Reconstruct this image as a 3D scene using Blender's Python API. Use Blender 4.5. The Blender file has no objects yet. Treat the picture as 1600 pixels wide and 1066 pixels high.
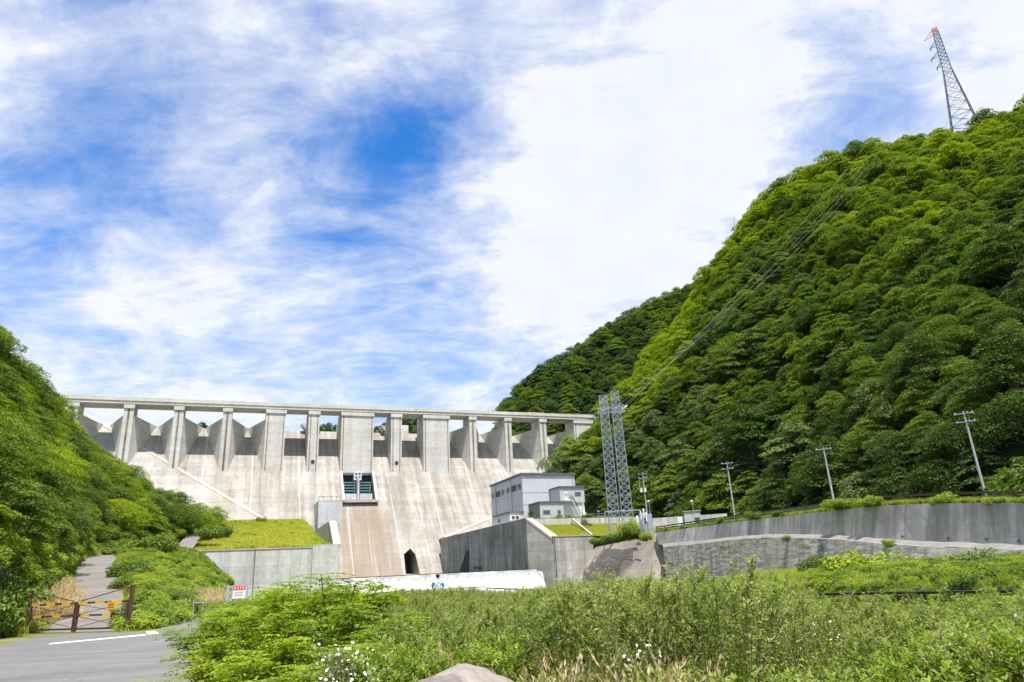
import bpy, bmesh, math, random
import numpy as np
from mathutils import Vector, Matrix
R_=math.radians
scene=bpy.context.scene
COL=scene.collection
rng=np.random.default_rng(7); random.seed(7)

# ------------------------------------------------------------------ camera
F_PX=1067.0
ROLL=math.atan(160/3133); PITCH=math.atan(F_PX/math.hypot(160,3133))
cF=np.array([0,math.cos(PITCH),math.sin(PITCH)]);_r=np.array([1.,0,0]);_u=np.array([0,-math.sin(PITCH),math.cos(PITCH)])
cU=_u*math.cos(ROLL)+_r*math.sin(ROLL); cR=_r*math.cos(ROLL)-_u*math.sin(ROLL)
EYE=np.array([0,0,1.6])
cd=bpy.data.cameras.new('camera'); cam=bpy.data.objects.new('camera',cd); COL.objects.link(cam)
cd.sensor_width=36; cd.lens=F_PX/1600*36; cd.clip_end=8000; cd.clip_start=.1
M=Matrix.Identity(4)
for i in range(3):
    M[i][0]=cR[i];M[i][1]=cU[i];M[i][2]=-cF[i];M[i][3]=EYE[i]
cam.matrix_world=M; scene.camera=cam

# ------------------------------------------------------------------ sun, sky, exposure
AZ=R_(-21.9); DD=230.0
dA=np.array([math.cos(AZ),-math.sin(AZ),0]); dN=np.array([math.sin(AZ),math.cos(AZ),0])
SUN=0.02*dA-0.355*dN+np.array([0,0,1.0]); SUN/=np.linalg.norm(SUN)
sl=bpy.data.lights.new('sun','SUN'); sl.energy=4.0; sl.angle=R_(.53); sl.color=(1,.96,.89)
so=bpy.data.objects.new('sun',sl); COL.objects.link(so); so.location=(0,0,300)
so.rotation_euler=Vector(SUN).to_track_quat('Z','Y').to_euler()
scene.view_settings.view_transform='Standard'; scene.view_settings.look='None'
scene.view_settings.exposure=0.92; scene.view_settings.gamma=1
scene.render.engine='CYCLES'
cy=scene.cycles; cy.max_bounces=6; cy.diffuse_bounces=3; cy.glossy_bounces=2; cy.transmission_bounces=4; cy.transparent_max_bounces=6
cy.use_denoising=True; cy.use_adaptive_sampling=True; cy.adaptive_threshold=.02; cy.caustics_reflective=False; cy.caustics_refractive=False

class NT:
    def __init__(s,t): s.t=t
    def n(s,typ,**k):
        nd=s.t.nodes.new(typ)
        for a,b in k.items():
            if a=='inp':
                for i,v in b.items():
                    if isinstance(v,bpy.types.NodeSocket): s.t.links.new(v,nd.inputs[i])
                    else: nd.inputs[i].default_value=v
            else: setattr(nd,a,b)
        return nd
    def m(s,op,a,b=0,c=0,cl=False): return s.n('ShaderNodeMath',operation=op,use_clamp=cl,inp={0:a,1:b,2:c}).outputs[0]
    def v(s,op,a,b=(0,0,0),sc=None):
        nd=s.n('ShaderNodeVectorMath',operation=op,inp={0:a,1:b})
        if sc is not None: nd.inputs['Scale'].default_value=sc
        return nd.outputs['Value'] if op in('DOT_PRODUCT','LENGTH','DISTANCE') else nd.outputs[0]
    def mix(s,f,a,b,mode='MIX'):
        nd=s.n('ShaderNodeMix',data_type='RGBA',blend_type=mode)
        for i,v in((0,f),(6,a),(7,b)):
            if isinstance(v,bpy.types.NodeSocket): s.t.links.new(v,nd.inputs[i])
            else: nd.inputs[i].default_value=(v if i==0 else (*v,1) if len(v)==3 else v)
        return nd.outputs[2]
    def noise(s,vec,scale,det=4,rough=.55,dist=0):
        return s.n('ShaderNodeTexNoise',inp={'Vector':vec,'Scale':scale,'Detail':det,'Roughness':rough,'Distortion':dist}).outputs[0]
    def ramp(s,x,a,b,c=0.,d=1.,smooth=False):
        return s.n('ShaderNodeMapRange',interpolation_type='SMOOTHSTEP' if smooth else 'LINEAR',inp={0:x,1:a,2:b,3:c,4:d}).outputs[0]
    def sep(s,v): 
        o=s.n('ShaderNodeSeparateXYZ',inp={0:v}).outputs; return o[0],o[1],o[2]
    def comb(s,x,y,z): return s.n('ShaderNodeCombineXYZ',inp={0:x,1:y,2:z}).outputs[0]

def ray(px,py):
    d=cF*F_PX+cR*(px-800)+cU*(533-py); return d/np.linalg.norm(d)
def hr(px,py,r):
    d=ray(px,py); return EYE+d*r/math.hypot(d[0],d[1])
def hz(px,py,z=0.):
    d=ray(px,py); return EYE+d*(z-EYE[2])/d[2]
def T(s,n,z): return s*dA+(DD+n)*dN+np.array([0,0,z])
def TI(P): return np.array([P@dA,P@dN-DD,P[2]])
def hn(px,py,n): d=ray(px,py); return TI(EYE+d*(DD+n-EYE@dN)/(d@dN))
def hs(px,py,s): d=ray(px,py); return TI(EYE+d*(s-EYE@dA)/(d@dA))
SL=.82
def hface(px,py,off=0.):   # point on the sloping dam face n = SL*(z-35.8)-off
    d=ray(px,py); a=(d@dN)-SL*d[2]; b=DD-(EYE@dN)+SL*(EYE[2]-35.8)-off
    return TI(EYE+d*b/a)

world=bpy.data.worlds.new("World"); scene.world=world; world.use_nodes=True
w=NT(world.node_tree); world.node_tree.nodes.clear()
sky=w.n('ShaderNodeTexSky',sky_type='NISHITA'); sky.sun_disc=False
sky.sun_elevation=math.asin(SUN[2]); sky.sun_rotation=math.atan2(SUN[0],SUN[1]); sky.altitude=300; sky.air_density=1.0; sky.dust_density=.6; sky.ozone_density=2.0
dirv=w.n('ShaderNodeTexCoord').outputs['Generated']
n1=w.n('ShaderNodeTexNoise',inp={'Vector':dirv,'Scale':3.6,'Detail':8,'Roughness':.66}).outputs[1]
wd=w.v('ADD',dirv,w.v('SCALE',w.v('SUBTRACT',n1,(.5,.5,.5)),sc=.25))
BL=[(645,230,6,-.85),(585,290,6.5,-.75),(690,180,4.5,-.7),(190,235,7,-.8),(110,265,6,-.6),(215,60,5,-.7),(380,40,6,-.3),(500,185,7,-.65),(560,470,9,-.5),(520,400,6,-.3),(650,260,3.5,-.5),(480,250,5,-.3),(470,330,4,.25),(700,350,4,.3),(720,480,6,-.3),(60,300,6,-.45),
 (1330,170,4.5,-.9),(1440,75,5,-.8),(1240,225,3.5,-.45),(1190,270,3,-.4),(350,420,5,-.2),(760,540,5,-.25),(900,20,4,-.3),(300,500,5,-.3),(640,540,5,-.3),(130,340,6,-.3),
 (960,180,11,.6),(830,330,9,.45),(1000,360,9,.5),(1150,90,9,.5),(1580,90,8,.9),(330,120,5,.3),(300,200,4,.35),(30,130,6,.4),(50,230,3,.3),(280,390,5,.45),(180,395,3,.4),(370,440,4,.45),(430,340,4,.5),(510,300,3,.6),(540,90,6,.45),(700,510,3,.35),(900,470,5,.4),(1300,60,6,.2)]
acc=None
for px,py,sg,wt in BL:
    c=ray(px,py); dt=w.v('DOT_PRODUCT',w.v('NORMALIZE',wd),tuple(c))
    g=w.ramp(dt,math.cos(R_(sg*1.45)),1,0,wt,True); acc=g if acc is None else w.m('ADD',acc,g)
sx,sy,sz=w.sep(dirv)
pl=w.comb(w.m('DIVIDE',sx,w.m('ADD',sz,.25)),w.m('DIVIDE',sy,w.m('ADD',sz,.25)),0)
st=w.n('ShaderNodeMapping',inp={0:pl,2:(0,0,R_(40)),3:(1.0,1.8,1)}).outputs[0]
c1=w.noise(st,2.2,9,.6,.9); c2=w.noise(pl,7,8,.68,.4)
cn=w.m('ADD',w.ramp(c1,.33,.67,0,.9),w.ramp(c2,.33,.67,0,.40))
dens=w.m('ADD',cn,w.m('MULTIPLY',acc,.52))
dens=w.m('ADD',dens,w.ramp(sz,.50,.02,0,.32))
st2=w.n('ShaderNodeMapping',inp={0:pl,2:(0,0,R_(-28)),3:(1.0,1.8,1)}).outputs[0]
c3=w.noise(st2,5.5,7,.62,1.6)
dens=w.m('ADD',dens,w.ramp(c3,.35,.65,-.16,.18))
cov=w.m('MULTIPLY',w.m('POWER',w.ramp(dens,-.95,1.0,0.05,1.0,False),1.75),.97)
skyc=w.mix(1,sky.outputs[0],(.24,.90,1.52),'MULTIPLY')
cc=w.mix(w.ramp(c2,.3,.75),(5.6,5.9,6.5),(6.4,6.45,6.6))
fin=w.mix(w.m('MULTIPLY',cov,.97),skyc,cc)
bg=w.n('ShaderNodeBackground',inp={0:fin,1:.085})
w.t.links.new(bg.outputs[0],w.n('ShaderNodeOutputWorld').inputs[0])

# ------------------------------------------------------------------ materials
def newmat(name):
    m=bpy.data.materials.new(name); m.use_nodes=True; t=m.node_tree; t.nodes.clear(); return m,NT(t)
def finish(nt,col,rough=.8,bump=None,bs=.3,bd=.05,metal=0,spec=.3):
    p=nt.n('ShaderNodeBsdfPrincipled',inp={'Roughness':rough,'Metallic':metal,'Specular IOR Level':spec})
    if isinstance(col,bpy.types.NodeSocket): nt.t.links.new(col,p.inputs['Base Color'])
    else: p.inputs['Base Color'].default_value=(*col,1)
    if bump is not None:
        b=nt.n('ShaderNodeBump',inp={'Strength':bs,'Distance':bd,'Height':bump}); nt.t.links.new(b.outputs[0],p.inputs['Normal'])
    nt.t.links.new(p.outputs[0],nt.n('ShaderNodeOutputMaterial').inputs[0]); return p
def plain(name,c,rough=.6,metal=0,var=.12,scale=2.):
    m,t=newmat(name); oc=t.n('ShaderNodeTexCoord').outputs['Object']
    nz=t.noise(oc,scale,5,.6); f=t.ramp(nz,.3,.7,1-var,1+var)
    finish(t,t.mix(1,c,t.comb(f,f,f),'MULTIPLY'),rough,nz,.1,.01,metal); return m
def concrete(name,base,stain=(.3,.22,.16),stain_amt=.5,dark=.5,lift=1.5,joint=7.5,line=.25,sc=1.,chute=False,streak=.9,lime=0.,lo=.50,cells=.10,ax='xy'):
    m,t=newmat(name); oc=t.n('ShaderNodeTexCoord').outputs['Object']; x,y,z=t.sep(oc)
    xy=t.m('ADD',x,t.m('MULTIPLY',y,.02))
    run=x if ax=='x' else t.m('ADD',x,y)
    big=t.noise(oc,.09*sc,6,.6); med=t.noise(oc,.9*sc,6,.65); fine=t.noise(oc,7*sc,4,.6)
    sv=t.comb(t.m('MULTIPLY',run,streak*sc),0,t.m('MULTIPLY',z,.045*sc)); s1=t.noise(sv,1.,7,.7,.15)
    sv2=t.comb(t.m('MULTIPLY',run,.32*sc),3,t.m('MULTIPLY',z,.03*sc)); s2=t.noise(sv2,1.,5,.6,.2)
    hv=t.comb(t.m('MULTIPLY',run,.03),0,t.m('MULTIPLY',z,.55)); h1=t.noise(hv,1.,4,.6)
    # one colour per cast block
    ce=t.n('ShaderNodeTexWhiteNoise',noise_dimensions='2D',inp={'Vector':t.comb(t.m('FLOOR',t.m('DIVIDE',run,joint)),t.m('FLOOR',t.m('DIVIDE',z,lift)),0)}).outputs[0]
    col=t.mix(t.ramp(s2,.40,.66,0,stain_amt),base,stain)
    col=t.mix(t.ramp(big,.45,.68,0,stain_amt*.8),col,stain)
    col=t.mix(t.ramp(s1,lo,.74,0,dark),col,tuple(b*.30 for b in base))
    if lime: col=t.mix(t.ramp(s1,.42,.28,0,lime),col,(.72,.70,.66))
    v=t.m('ADD',t.ramp(med,.3,.7,.86,1.1),t.ramp(fine,.3,.7,-.05,.05))
    v=t.m('MULTIPLY',v,t.ramp(ce,0,1,1-cells,1+cells)); v=t.m('MULTIPLY',v,t.ramp(h1,.35,.65,.9,1.06))
    col=t.mix(1,col,t.comb(v,v,v),'MULTIPLY')
    lz=t.m('PINGPONG',t.m('ADD',z,t.m('MULTIPLY',med,.12)),lift/2); l1=t.ramp(lz,0,.10,line,0)
    lx=t.m('PINGPONG',t.m('ADD',xy,t.m('MULTIPLY',med,.1)),joint/2); l2=t.ramp(lx,0,.09,line,0)
    if chute:
        cx=t.m('MULTIPLY',t.ramp(x,CH0-1,CH0+1.5),t.ramp(x,CH1+5,CH1-1)); cx=t.m('MULTIPLY',cx,t.ramp(z,-8,-14))
        sv3=t.comb(t.m('MULTIPLY',x,1.3),9,t.m('MULTIPLY',z,.03)); s3=t.noise(sv3,1.,5,.65)
        col=t.mix(t.m('MULTIPLY',cx,t.ramp(s3,.35,.6,.25,.85)),col,(.25,.19,.135))
        lw=t.m('MULTIPLY',t.ramp(z,-18,-32,0,.55),t.ramp(x,CH1+16,CH0-4,0.15,1)); col=t.mix(t.m('MULTIPLY',lw,t.ramp(s2,.3,.6)),col,(.33,.22,.16))
        # pale lime lines along the block joints
        lj=t.m('PINGPONG',t.m('ADD',x,4.0),7.05); col=t.mix(t.ramp(lj,.05,.16,.35,0),col,(.8,.78,.74))
    l=t.m('MAXIMUM',l1,l2)
    col=t.mix(l,col,tuple(b*.35 for b in base))
    finish(t,col,.9,t.m('SUBTRACT',t.m('ADD',med,t.m('MULTIPLY',fine,.4)),l),.5,.06,spec=.15); return m
CH0,CH1=-6.5,6.0
MC=dict(
 face=concrete('dam_face_concrete',(.43,.405,.37),(.25,.215,.18),.8,.65,1.5,4.7,.25,1,True,streak=.55,lime=.30,cells=.07,ax='x'),
 pier=concrete('pier_concrete',(.64,.62,.58),(.50,.46,.41),.5,.30,2.,30.,.12,1,lime=.2,streak=1.2,cells=.03),
 edge=concrete('weeping_edge_concrete',(.36,.32,.28),(.15,.11,.085),1.,.9,2.,30.,.2,2,streak=2.,lo=.42),
 abut=concrete('abutment_concrete',(.42,.40,.375),(.30,.26,.22),.7,.4,1.5,12.,.25,1,lime=.2,streak=.4,ax='x'),
 wallL=concrete('pale_wall_concrete',(.60,.60,.60),(.42,.41,.40),.6,.45,3.,9.,.25,1.6,streak=.8,lime=.4),
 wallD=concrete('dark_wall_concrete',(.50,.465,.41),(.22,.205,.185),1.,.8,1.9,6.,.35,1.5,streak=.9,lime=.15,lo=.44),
 wallF=concrete('front_wall_concrete',(.56,.52,.47),(.32,.29,.26),.6,.65,1.9,7.,.35,1.4,streak=.8,lo=.47),
 smooth=concrete('road_wall_concrete',(.54,.525,.50),(.25,.245,.235),.85,.75,9.,11.,.3,1.8,streak=.75,lo=.45,lime=.45,cells=.05),
 coping=concrete('coping_concrete',(.52,.47,.41),(.38,.32,.26),.4,.3,9.,3.,.2,2),
 bench=concrete('bench_concrete',(.27,.255,.235),(.18,.17,.15),.7,.3,9.,9.,.2,2.),
 revet=concrete('revetment_concrete',(.36,.315,.265),(.24,.20,.165),.7,.45,2.2,9.,.35,1.),
)
# rough shotcrete wall
m,t=newmat('rough_masonry'); oc=t.n('ShaderNodeTexCoord').outputs['Object']; x,y,z=t.sep(oc)
q=t.comb(t.m('MULTIPLY',x,.5),t.m('MULTIPLY',y,.5),t.m('MULTIPLY',z,2.4)); a=t.noise(q,1.1,9,.74); b=t.noise(oc,.35,5,.6); c=t.noise(t.comb(t.m('MULTIPLY',x,1.2),t.m('MULTIPLY',y,1.2),t.m('MULTIPLY',z,.12)),.8,5,.6)
col=t.mix(t.ramp(a,.38,.62),(.13,.12,.105),(.56,.53,.47)); col=t.mix(t.ramp(b,.4,.65,0,.6),col,(.42,.39,.34)); col=t.mix(t.ramp(c,.5,.7,0,.7),col,(.14,.13,.12))
finish(t,col,.95,a,.6,.25); MC['rough']=m
# asphalt
def asphalt(name,c):
    m,t=newmat(name); oc=t.n('ShaderNodeTexCoord').outputs['Object']
    mp=t.n('ShaderNodeMapping',inp={0:oc,2:(0,0,R_(-28)),3:(.25,1.6,1)}).outputs[0]
    a=t.noise(mp,.9,6,.6); b=t.noise(oc,60,3,.6); cc_=t.noise(oc,.35,5,.6)
    f=t.m('MULTIPLY',t.ramp(a,.3,.7,.82,1.15),t.ramp(b,.3,.7,.82,1.18)); f=t.m('MULTIPLY',f,t.ramp(cc_,.3,.7,.85,1.12))
    vo=t.n('ShaderNodeTexVoronoi',feature='DISTANCE_TO_EDGE',inp={'Vector':t.v('ADD',oc,t.v('SCALE',t.n('ShaderNodeTexNoise',inp={'Vector':oc,'Scale':.8}).outputs[1],sc=1.2)),'Scale':.22}).outputs[0]
    ck=t.ramp(vo,.0,.012,.45,0)
    col=t.mix(ck,t.mix(1,c,t.comb(f,f,f),'MULTIPLY'),tuple(k*.45 for k in c))
    finish(t,col,.85,b,.4,.01); return m
MC['asphalt']=asphalt('asphalt',(.165,.157,.155)); MC['asphalt2']=asphalt('worn_asphalt',(.20,.18,.165))
MC['paint']=plain('road_paint',(.74,.73,.71),.7,var=.25,scale=6)
def leafmat(name,c1,c2,trans=.26,yel=None):
    m,t=newmat(name); oi=t.n('ShaderNodeObjectInfo').outputs['Random']; ge=t.n('ShaderNodeNewGeometry')
    isl=ge.outputs['Random Per Island']
    nz=t.noise(ge.outputs['Position'],.045,3,.5); nz2=t.noise(ge.outputs['Position'],.7,3,.6)
    f=t.m('ADD',t.m('MULTIPLY',oi,.6),t.m('MULTIPLY',isl,.25)); f=t.m('ADD',f,t.ramp(nz,.3,.7,-.2,.25)); f=t.m('ADD',f,t.ramp(nz2,.3,.7,-.15,.2),cl=True)
    col=t.mix(f,c1,c2)
    if yel: col=t.mix(t.ramp(isl,.86,1.,0,.9),col,yel)
    df=t.n('ShaderNodeBsdfDiffuse',inp={0:col}); tr=t.n('ShaderNodeBsdfTranslucent',inp={0:t.mix(1,col,(1.25,1.35,.5),'MULTIPLY')})
    gl=t.n('ShaderNodeBsdfGlossy',inp={0:(.8,.85,.8,1),'Roughness':.6})
    mx=t.n('ShaderNodeMixShader',inp={0:trans,1:df.outputs[0],2:tr.outputs[0]})
    mx2=t.n('ShaderNodeMixShader',inp={0:.018,1:mx.outputs[0],2:gl.outputs[0]})
    t.t.links.new(mx2.outputs[0],t.n('ShaderNodeOutputMaterial').inputs[0]); return m
ML=dict(
 yel=leafmat('yellow_green_leaves',(.14,.22,.014),(.33,.39,.026),.3),
 mid=leafmat('mid_green_leaves',(.078,.140,.020),(.205,.275,.036),.3),
 dark=leafmat('dark_green_leaves',(.042,.085,.018),(.105,.165,.032)),
 cool=leafmat('grey_green_leaves',(.085,.14,.045),(.18,.235,.08)),
 far=leafmat('haze_tinted_leaves',(.045,.095,.035),(.105,.165,.055)),  # bluish tint puts distance haze into the leaf colour
 bright=leafmat('bright_shrub_leaves',(.16,.25,.025),(.34,.41,.06),.38),
 weed=leafmat('weed_leaves',(.17,.24,.05),(.34,.39,.12),.42),
 weed2=leafmat('weed_leaves_pale',(.22,.26,.08),(.40,.40,.17),.4,(.50,.32,.20)),
 grass=leafmat('grass_blades',(.19,.26,.02),(.42,.42,.05),.4,(.50,.44,.16)),
 dry=leafmat('dry_grass_blades',(.46,.33,.18),(.74,.60,.42),.3),
 lawn=leafmat('terrace_grass_blades',(.27,.32,.03),(.56,.52,.10),.4,(.62,.48,.12)),
)
MC['bark']=plain('bark',(.10,.08,.06),.9,var=.4,scale=6); MC['palebark']=plain('pale_bark',(.40,.36,.32),.9,var=.3,scale=6)
MC['stem']=plain('green_stem',(.14,.12,.05),.8,var=.3,scale=9)
m,t=newmat('forest_soil'); gp=t.n('ShaderNodeNewGeometry').outputs['Position']
finish(t,t.mix(t.ramp(t.noise(gp,.25,6,.6),.35,.65),(.012,.026,.006),(.035,.055,.012)),.95); MC['soil']=m
m,t=newmat('grassy_earth'); gp=t.n('ShaderNodeNewGeometry').outputs['Position']
a=t.noise(gp,.5,6,.65); finish(t,t.mix(t.ramp(a,.35,.65),(.09,.12,.025),(.22,.21,.06)),.95,a,.8,.1); MC['earth']=m
m,t=newmat('lawn_ground'); gp=t.n('ShaderNodeNewGeometry').outputs['Position']
a=t.noise(gp,.45,6,.65); b=t.noise(gp,5,4,.6); finish(t,t.mix(t.ramp(b,.3,.7,0,.5),t.mix(t.ramp(a,.35,.65),(.19,.24,.03),(.38,.36,.07)),(.5,.42,.12)),.95,b,.8,.1); MC['lawn']=m
MC['steel']=plain('galvanised_steel',(.40,.45,.52),.45,.55,.12,4); MC['dsteel']=plain('dark_steel',(.10,.11,.14),.5,.5)
MC['pylon']=plain('pylon_steel',(.17,.19,.27),.5,.3); MC['orange']=plain('pylon_orange_paint',(.6,.16,.08),.5)
MC['rust']=plain('brown_steel_paint',(.10,.055,.045),.6,.1,.3,6); MC['brownrail']=plain('brown_guardrail_paint',(.085,.06,.05),.6,.1,.3,4)
MC['yellow']=plain('amber_reflective_tape',(.85,.46,.02),.45,0,.1,5); MC['black']=plain('black_pipe',(.018,.018,.02),.5); MC['white']=plain('white_paint',(.75,.75,.74),.5)
MC['pole']=plain('concrete_pole',(.42,.42,.42),.8,0,.15,3); MC['insul']=plain('white_porcelain',(.75,.75,.75),.3)
MC['red']=plain('red_sign_paint',(.75,.05,.03),.5); MC['bluegrey']=plain('blue_grey_steel',(.34,.42,.52),.5,.2)
MC['glass']=plain('window_glass',(.10,.13,.15),.12,0,.2,1); MC['louver']=plain('louver_dark',(.09,.085,.085),.6)
MC['teal']=plain('teal_gate_paint',(.17,.33,.36),.5,.1,.2,2); MC['cable']=plain('cable',(.30,.33,.33),.5); MC['cabledark']=plain('cable_dark',(.03,.03,.03),.6)
MC['stone']=concrete('boulder_stone',(.34,.30,.27),(.20,.17,.15),.9,.6,99.,99.,0,9,streak=.6,lo=.42)
MC['flower']=plain('white_petals',(.85,.85,.80),.7,0,.05)
MC['void']=plain('void_shade',(.045,.055,.07),.9,0,.3,1)  # near-black colour stands in for shade inside chambers, ports and drains
MC['skin']=plain('skin',(.50,.32,.24),.6,0,.05); MC['hair']=plain('black_hair',(.012,.010,.010),.5); MC['denim']=plain('dark_trousers',(.03,.035,.05),.8)
m,t=newmat('blue_patterned_shirt'); oc=t.n('ShaderNodeTexCoord').outputs['Object']
finish(t,t.mix(t.ramp(t.noise(oc,9,4,.7),.45,.55),(.62,.70,.76),(.17,.30,.40)),.9); MC['shirt']=m
def siding(name,c,sp=.45,vert=False):
    m,t=newmat(name); oc=t.n('ShaderNodeTexCoord').outputs['Object']; x,y,z=t.sep(oc)
    u=t.m('ADD',x,y) if vert else z; l=t.m('PINGPONG',u,sp/2); nz=t.noise(t.comb(x,y,t.m('MULTIPLY',z,.2)),.8,5,.6); f=t.ramp(nz,.3,.7,.9,1.05)
    col=t.mix(t.ramp(l,0,.03,.16,0),t.mix(1,c,t.comb(f,f,f),'MULTIPLY'),tuple(k*.5 for k in c)); finish(t,col,.5,t.ramp(l,0,.03),.4,.02,spec=.3); return m
MC['siding']=siding('lavender_grey_siding',(.56,.56,.60)); MC['siding2']=siding('pale_grey_siding',(.50,.52,.52),.3,True); MC['roof']=plain('dark_grey_roof',(.13,.14,.16),.5)
m,t=newmat('whitewater'); oc=t.n('ShaderNodeTexCoord').outputs['Object']; x,y,z=t.sep(oc)
a=t.noise(t.comb(t.m('MULTIPLY',x,3.5),t.m('MULTIPLY',y,.6),t.m('MULTIPLY',z,.45)),1.,8,.7)
a=t.m('ADD',a,t.ramp(z,1.9,.3,-.20,.06)); finish(t,t.mix(t.ramp(a,.34,.50,0,1),(.34,.38,.41),(.76,.77,.78)),.6,a,1.,.5); MC['fall']=m
m,t=newmat('pool_water'); oc=t.n('ShaderNodeTexCoord').outputs['Object']; finish(t,(.05,.09,.09),.08,t.noise(oc,1.5,6,.6),.4,.1,spec=.5); MC['pool']=m
m,t=newmat('river_gravel'); gp=t.n('ShaderNodeNewGeometry').outputs['Position']; a=t.noise(gp,.8,8,.7)
finish(t,t.mix(t.ramp(a,.35,.65),(.16,.15,.13),(.32,.30,.27)),.95,a,1,.2); MC['gravel']=m

# ------------------------------------------------------------------ mesh helpers
def tag(o,label=None,cat=None,group=None,kind=None):
    for k,v in(('label',label),('category',cat),('group',group),('kind',kind)):
        if v: o[k]=v
    return o
def empty(name,loc,label,cat,group=None,rz=0.):
    o=bpy.data.objects.new(name,None); COL.objects.link(o); o.location=tuple(loc); o.rotation_euler=(0,0,rz); o.empty_display_size=.5
    return tag(o,label,cat,group)
def dthing(name,s,n,z,label,cat,group=None):  # root aligned with the dam
    o=empty(name,T(s,n,z),label,cat,group,-AZ); o['_o']=(s,n,z); return o
class MB:
    def __init__(s): s.v=[];s.f=[]
    def add(s,vs,fs):
        k=len(s.v); s.v+= [tuple(map(float,p)) for p in vs]; s.f+=[tuple(i+k for i in f) for f in fs]; return s
    def box(s,x0,x1,y0,y1,z0,z1):
        return s.add([(x0,y0,z0),(x1,y0,z0),(x1,y1,z0),(x0,y1,z0),(x0,y0,z1),(x1,y0,z1),(x1,y1,z1),(x0,y1,z1)],
         [(0,3,2,1),(4,5,6,7),(0,1,5,4),(1,2,6,5),(2,3,7,6),(3,0,4,7)])
    def prism(s,poly,ext):
        n=len(poly); e=np.array(ext,float); a=[np.array(p,float) for p in poly]
        return s.add(a+[p+e for p in a],[tuple(range(n))[::-1],tuple(range(n,2*n))]+[(i,(i+1)%n,(i+1)%n+n,i+n) for i in range(n)])
    def hexa(s,a,b):  # two quads
        return s.add(list(a)+list(b),[(3,2,1,0),(4,5,6,7),(0,1,5,4),(1,2,6,5),(2,3,7,6),(3,0,4,7)])
    def tube(s,p0,p1,r0,r1=None,n=6,cap=True):
        r1=r0 if r1 is None else r1; p0=np.array(p0,float);p1=np.array(p1,float); d=p1-p0; L=np.linalg.norm(d)
        if L<1e-6: return s
        d/=L; u=np.cross(d,[0,0,1.]); 
        if np.linalg.norm(u)<1e-3: u=np.array([1.,0,0])
        u/=np.linalg.norm(u); v=np.cross(d,u); vs=[]
        for p,r in((p0,r0),(p1,r1)):
            for i in range(n):
                a=2*math.pi*(i+.5)/n; vs.append(p+u*r*math.cos(a)+v*r*math.sin(a))
        fs=[(i,(i+1)%n,(i+1)%n+n,i+n) for i in range(n)]
        if cap: fs+=[tuple(range(n))[::-1],tuple(range(n,2*n))]
        return s.add(vs,fs)
    def path(s,pts,r,n=5):
        for a,b in zip(pts[:-1],pts[1:]): s.tube(a,b,r,r,n)
        return s
    def build(s,name,mat,parent=None,off=None,smooth=False,fix=True):
        me=bpy.data.meshes.new(name); v=np.array(s.v)
        if off is None and parent is not None and '_o' in parent: off=parent['_o'][:]
        if off is not None: v=v-np.array(off)
        me.from_pydata(v.tolist(),[],s.f); 
        if fix:
            bm=bmesh.new(); bm.from_mesh(me); bmesh.ops.recalc_face_normals(bm,faces=bm.faces); bm.to_mesh(me); bm.free()
        for mm in (mat if isinstance(mat,list) else [mat]): me.materials.append(mm)
        if smooth: me.polygons.foreach_set('use_smooth',[True]*len(me.polygons))
        o=bpy.data.objects.new(name,me); COL.objects.link(o); o.parent=parent
        if parent is not None and '_o' in parent: o['_o']=parent['_o'][:]
        return o
def cut(o,cutters):
    for c in cutters:
        me=bpy.data.meshes.new('c'); v=np.array(c.v)-np.array(o.parent['_o'][:]); me.from_pydata(v.tolist(),[],c.f)
        bm=bmesh.new(); bm.from_mesh(me); bmesh.ops.recalc_face_normals(bm,faces=bm.faces); bm.to_mesh(me); bm.free()
        co=bpy.data.objects.new('c',me); COL.objects.link(co); co.parent=o.parent
        md=o.modifiers.new('b','BOOLEAN'); md.object=co; md.operation='DIFFERENCE'; md.solver='EXACT'
        bpy.context.view_layer.update(); dg=bpy.context.evaluated_depsgraph_get()
        nm=bpy.data.meshes.new_from_object(o.evaluated_get(dg)); o.modifiers.clear(); o.data=nm
        bpy.data.objects.remove(co)
def mesh_np(name,v,f4,mats,midx=None,parent=None,link=True):
    me=bpy.data.meshes.new(name); nv=len(v);nf=len(f4)
    me.vertices.add(nv); me.vertices.foreach_set('co',np.asarray(v,np.float32).ravel())
    me.loops.add(nf*4); me.loops.foreach_set('vertex_index',np.asarray(f4,np.int32).ravel())
    me.polygons.add(nf); me.polygons.foreach_set('loop_start',np.arange(0,nf*4,4,dtype=np.int32)); 
    for mm in mats: me.materials.append(mm)
    if midx is not None: me.polygons.foreach_set('material_index',np.asarray(midx,np.int32))
    me.update(calc_edges=True); return me
def obj(name,me,parent=None,link=True):
    o=bpy.data.objects.new(name,me); o.parent=parent
    if link: COL.objects.link(o)
    return o

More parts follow.
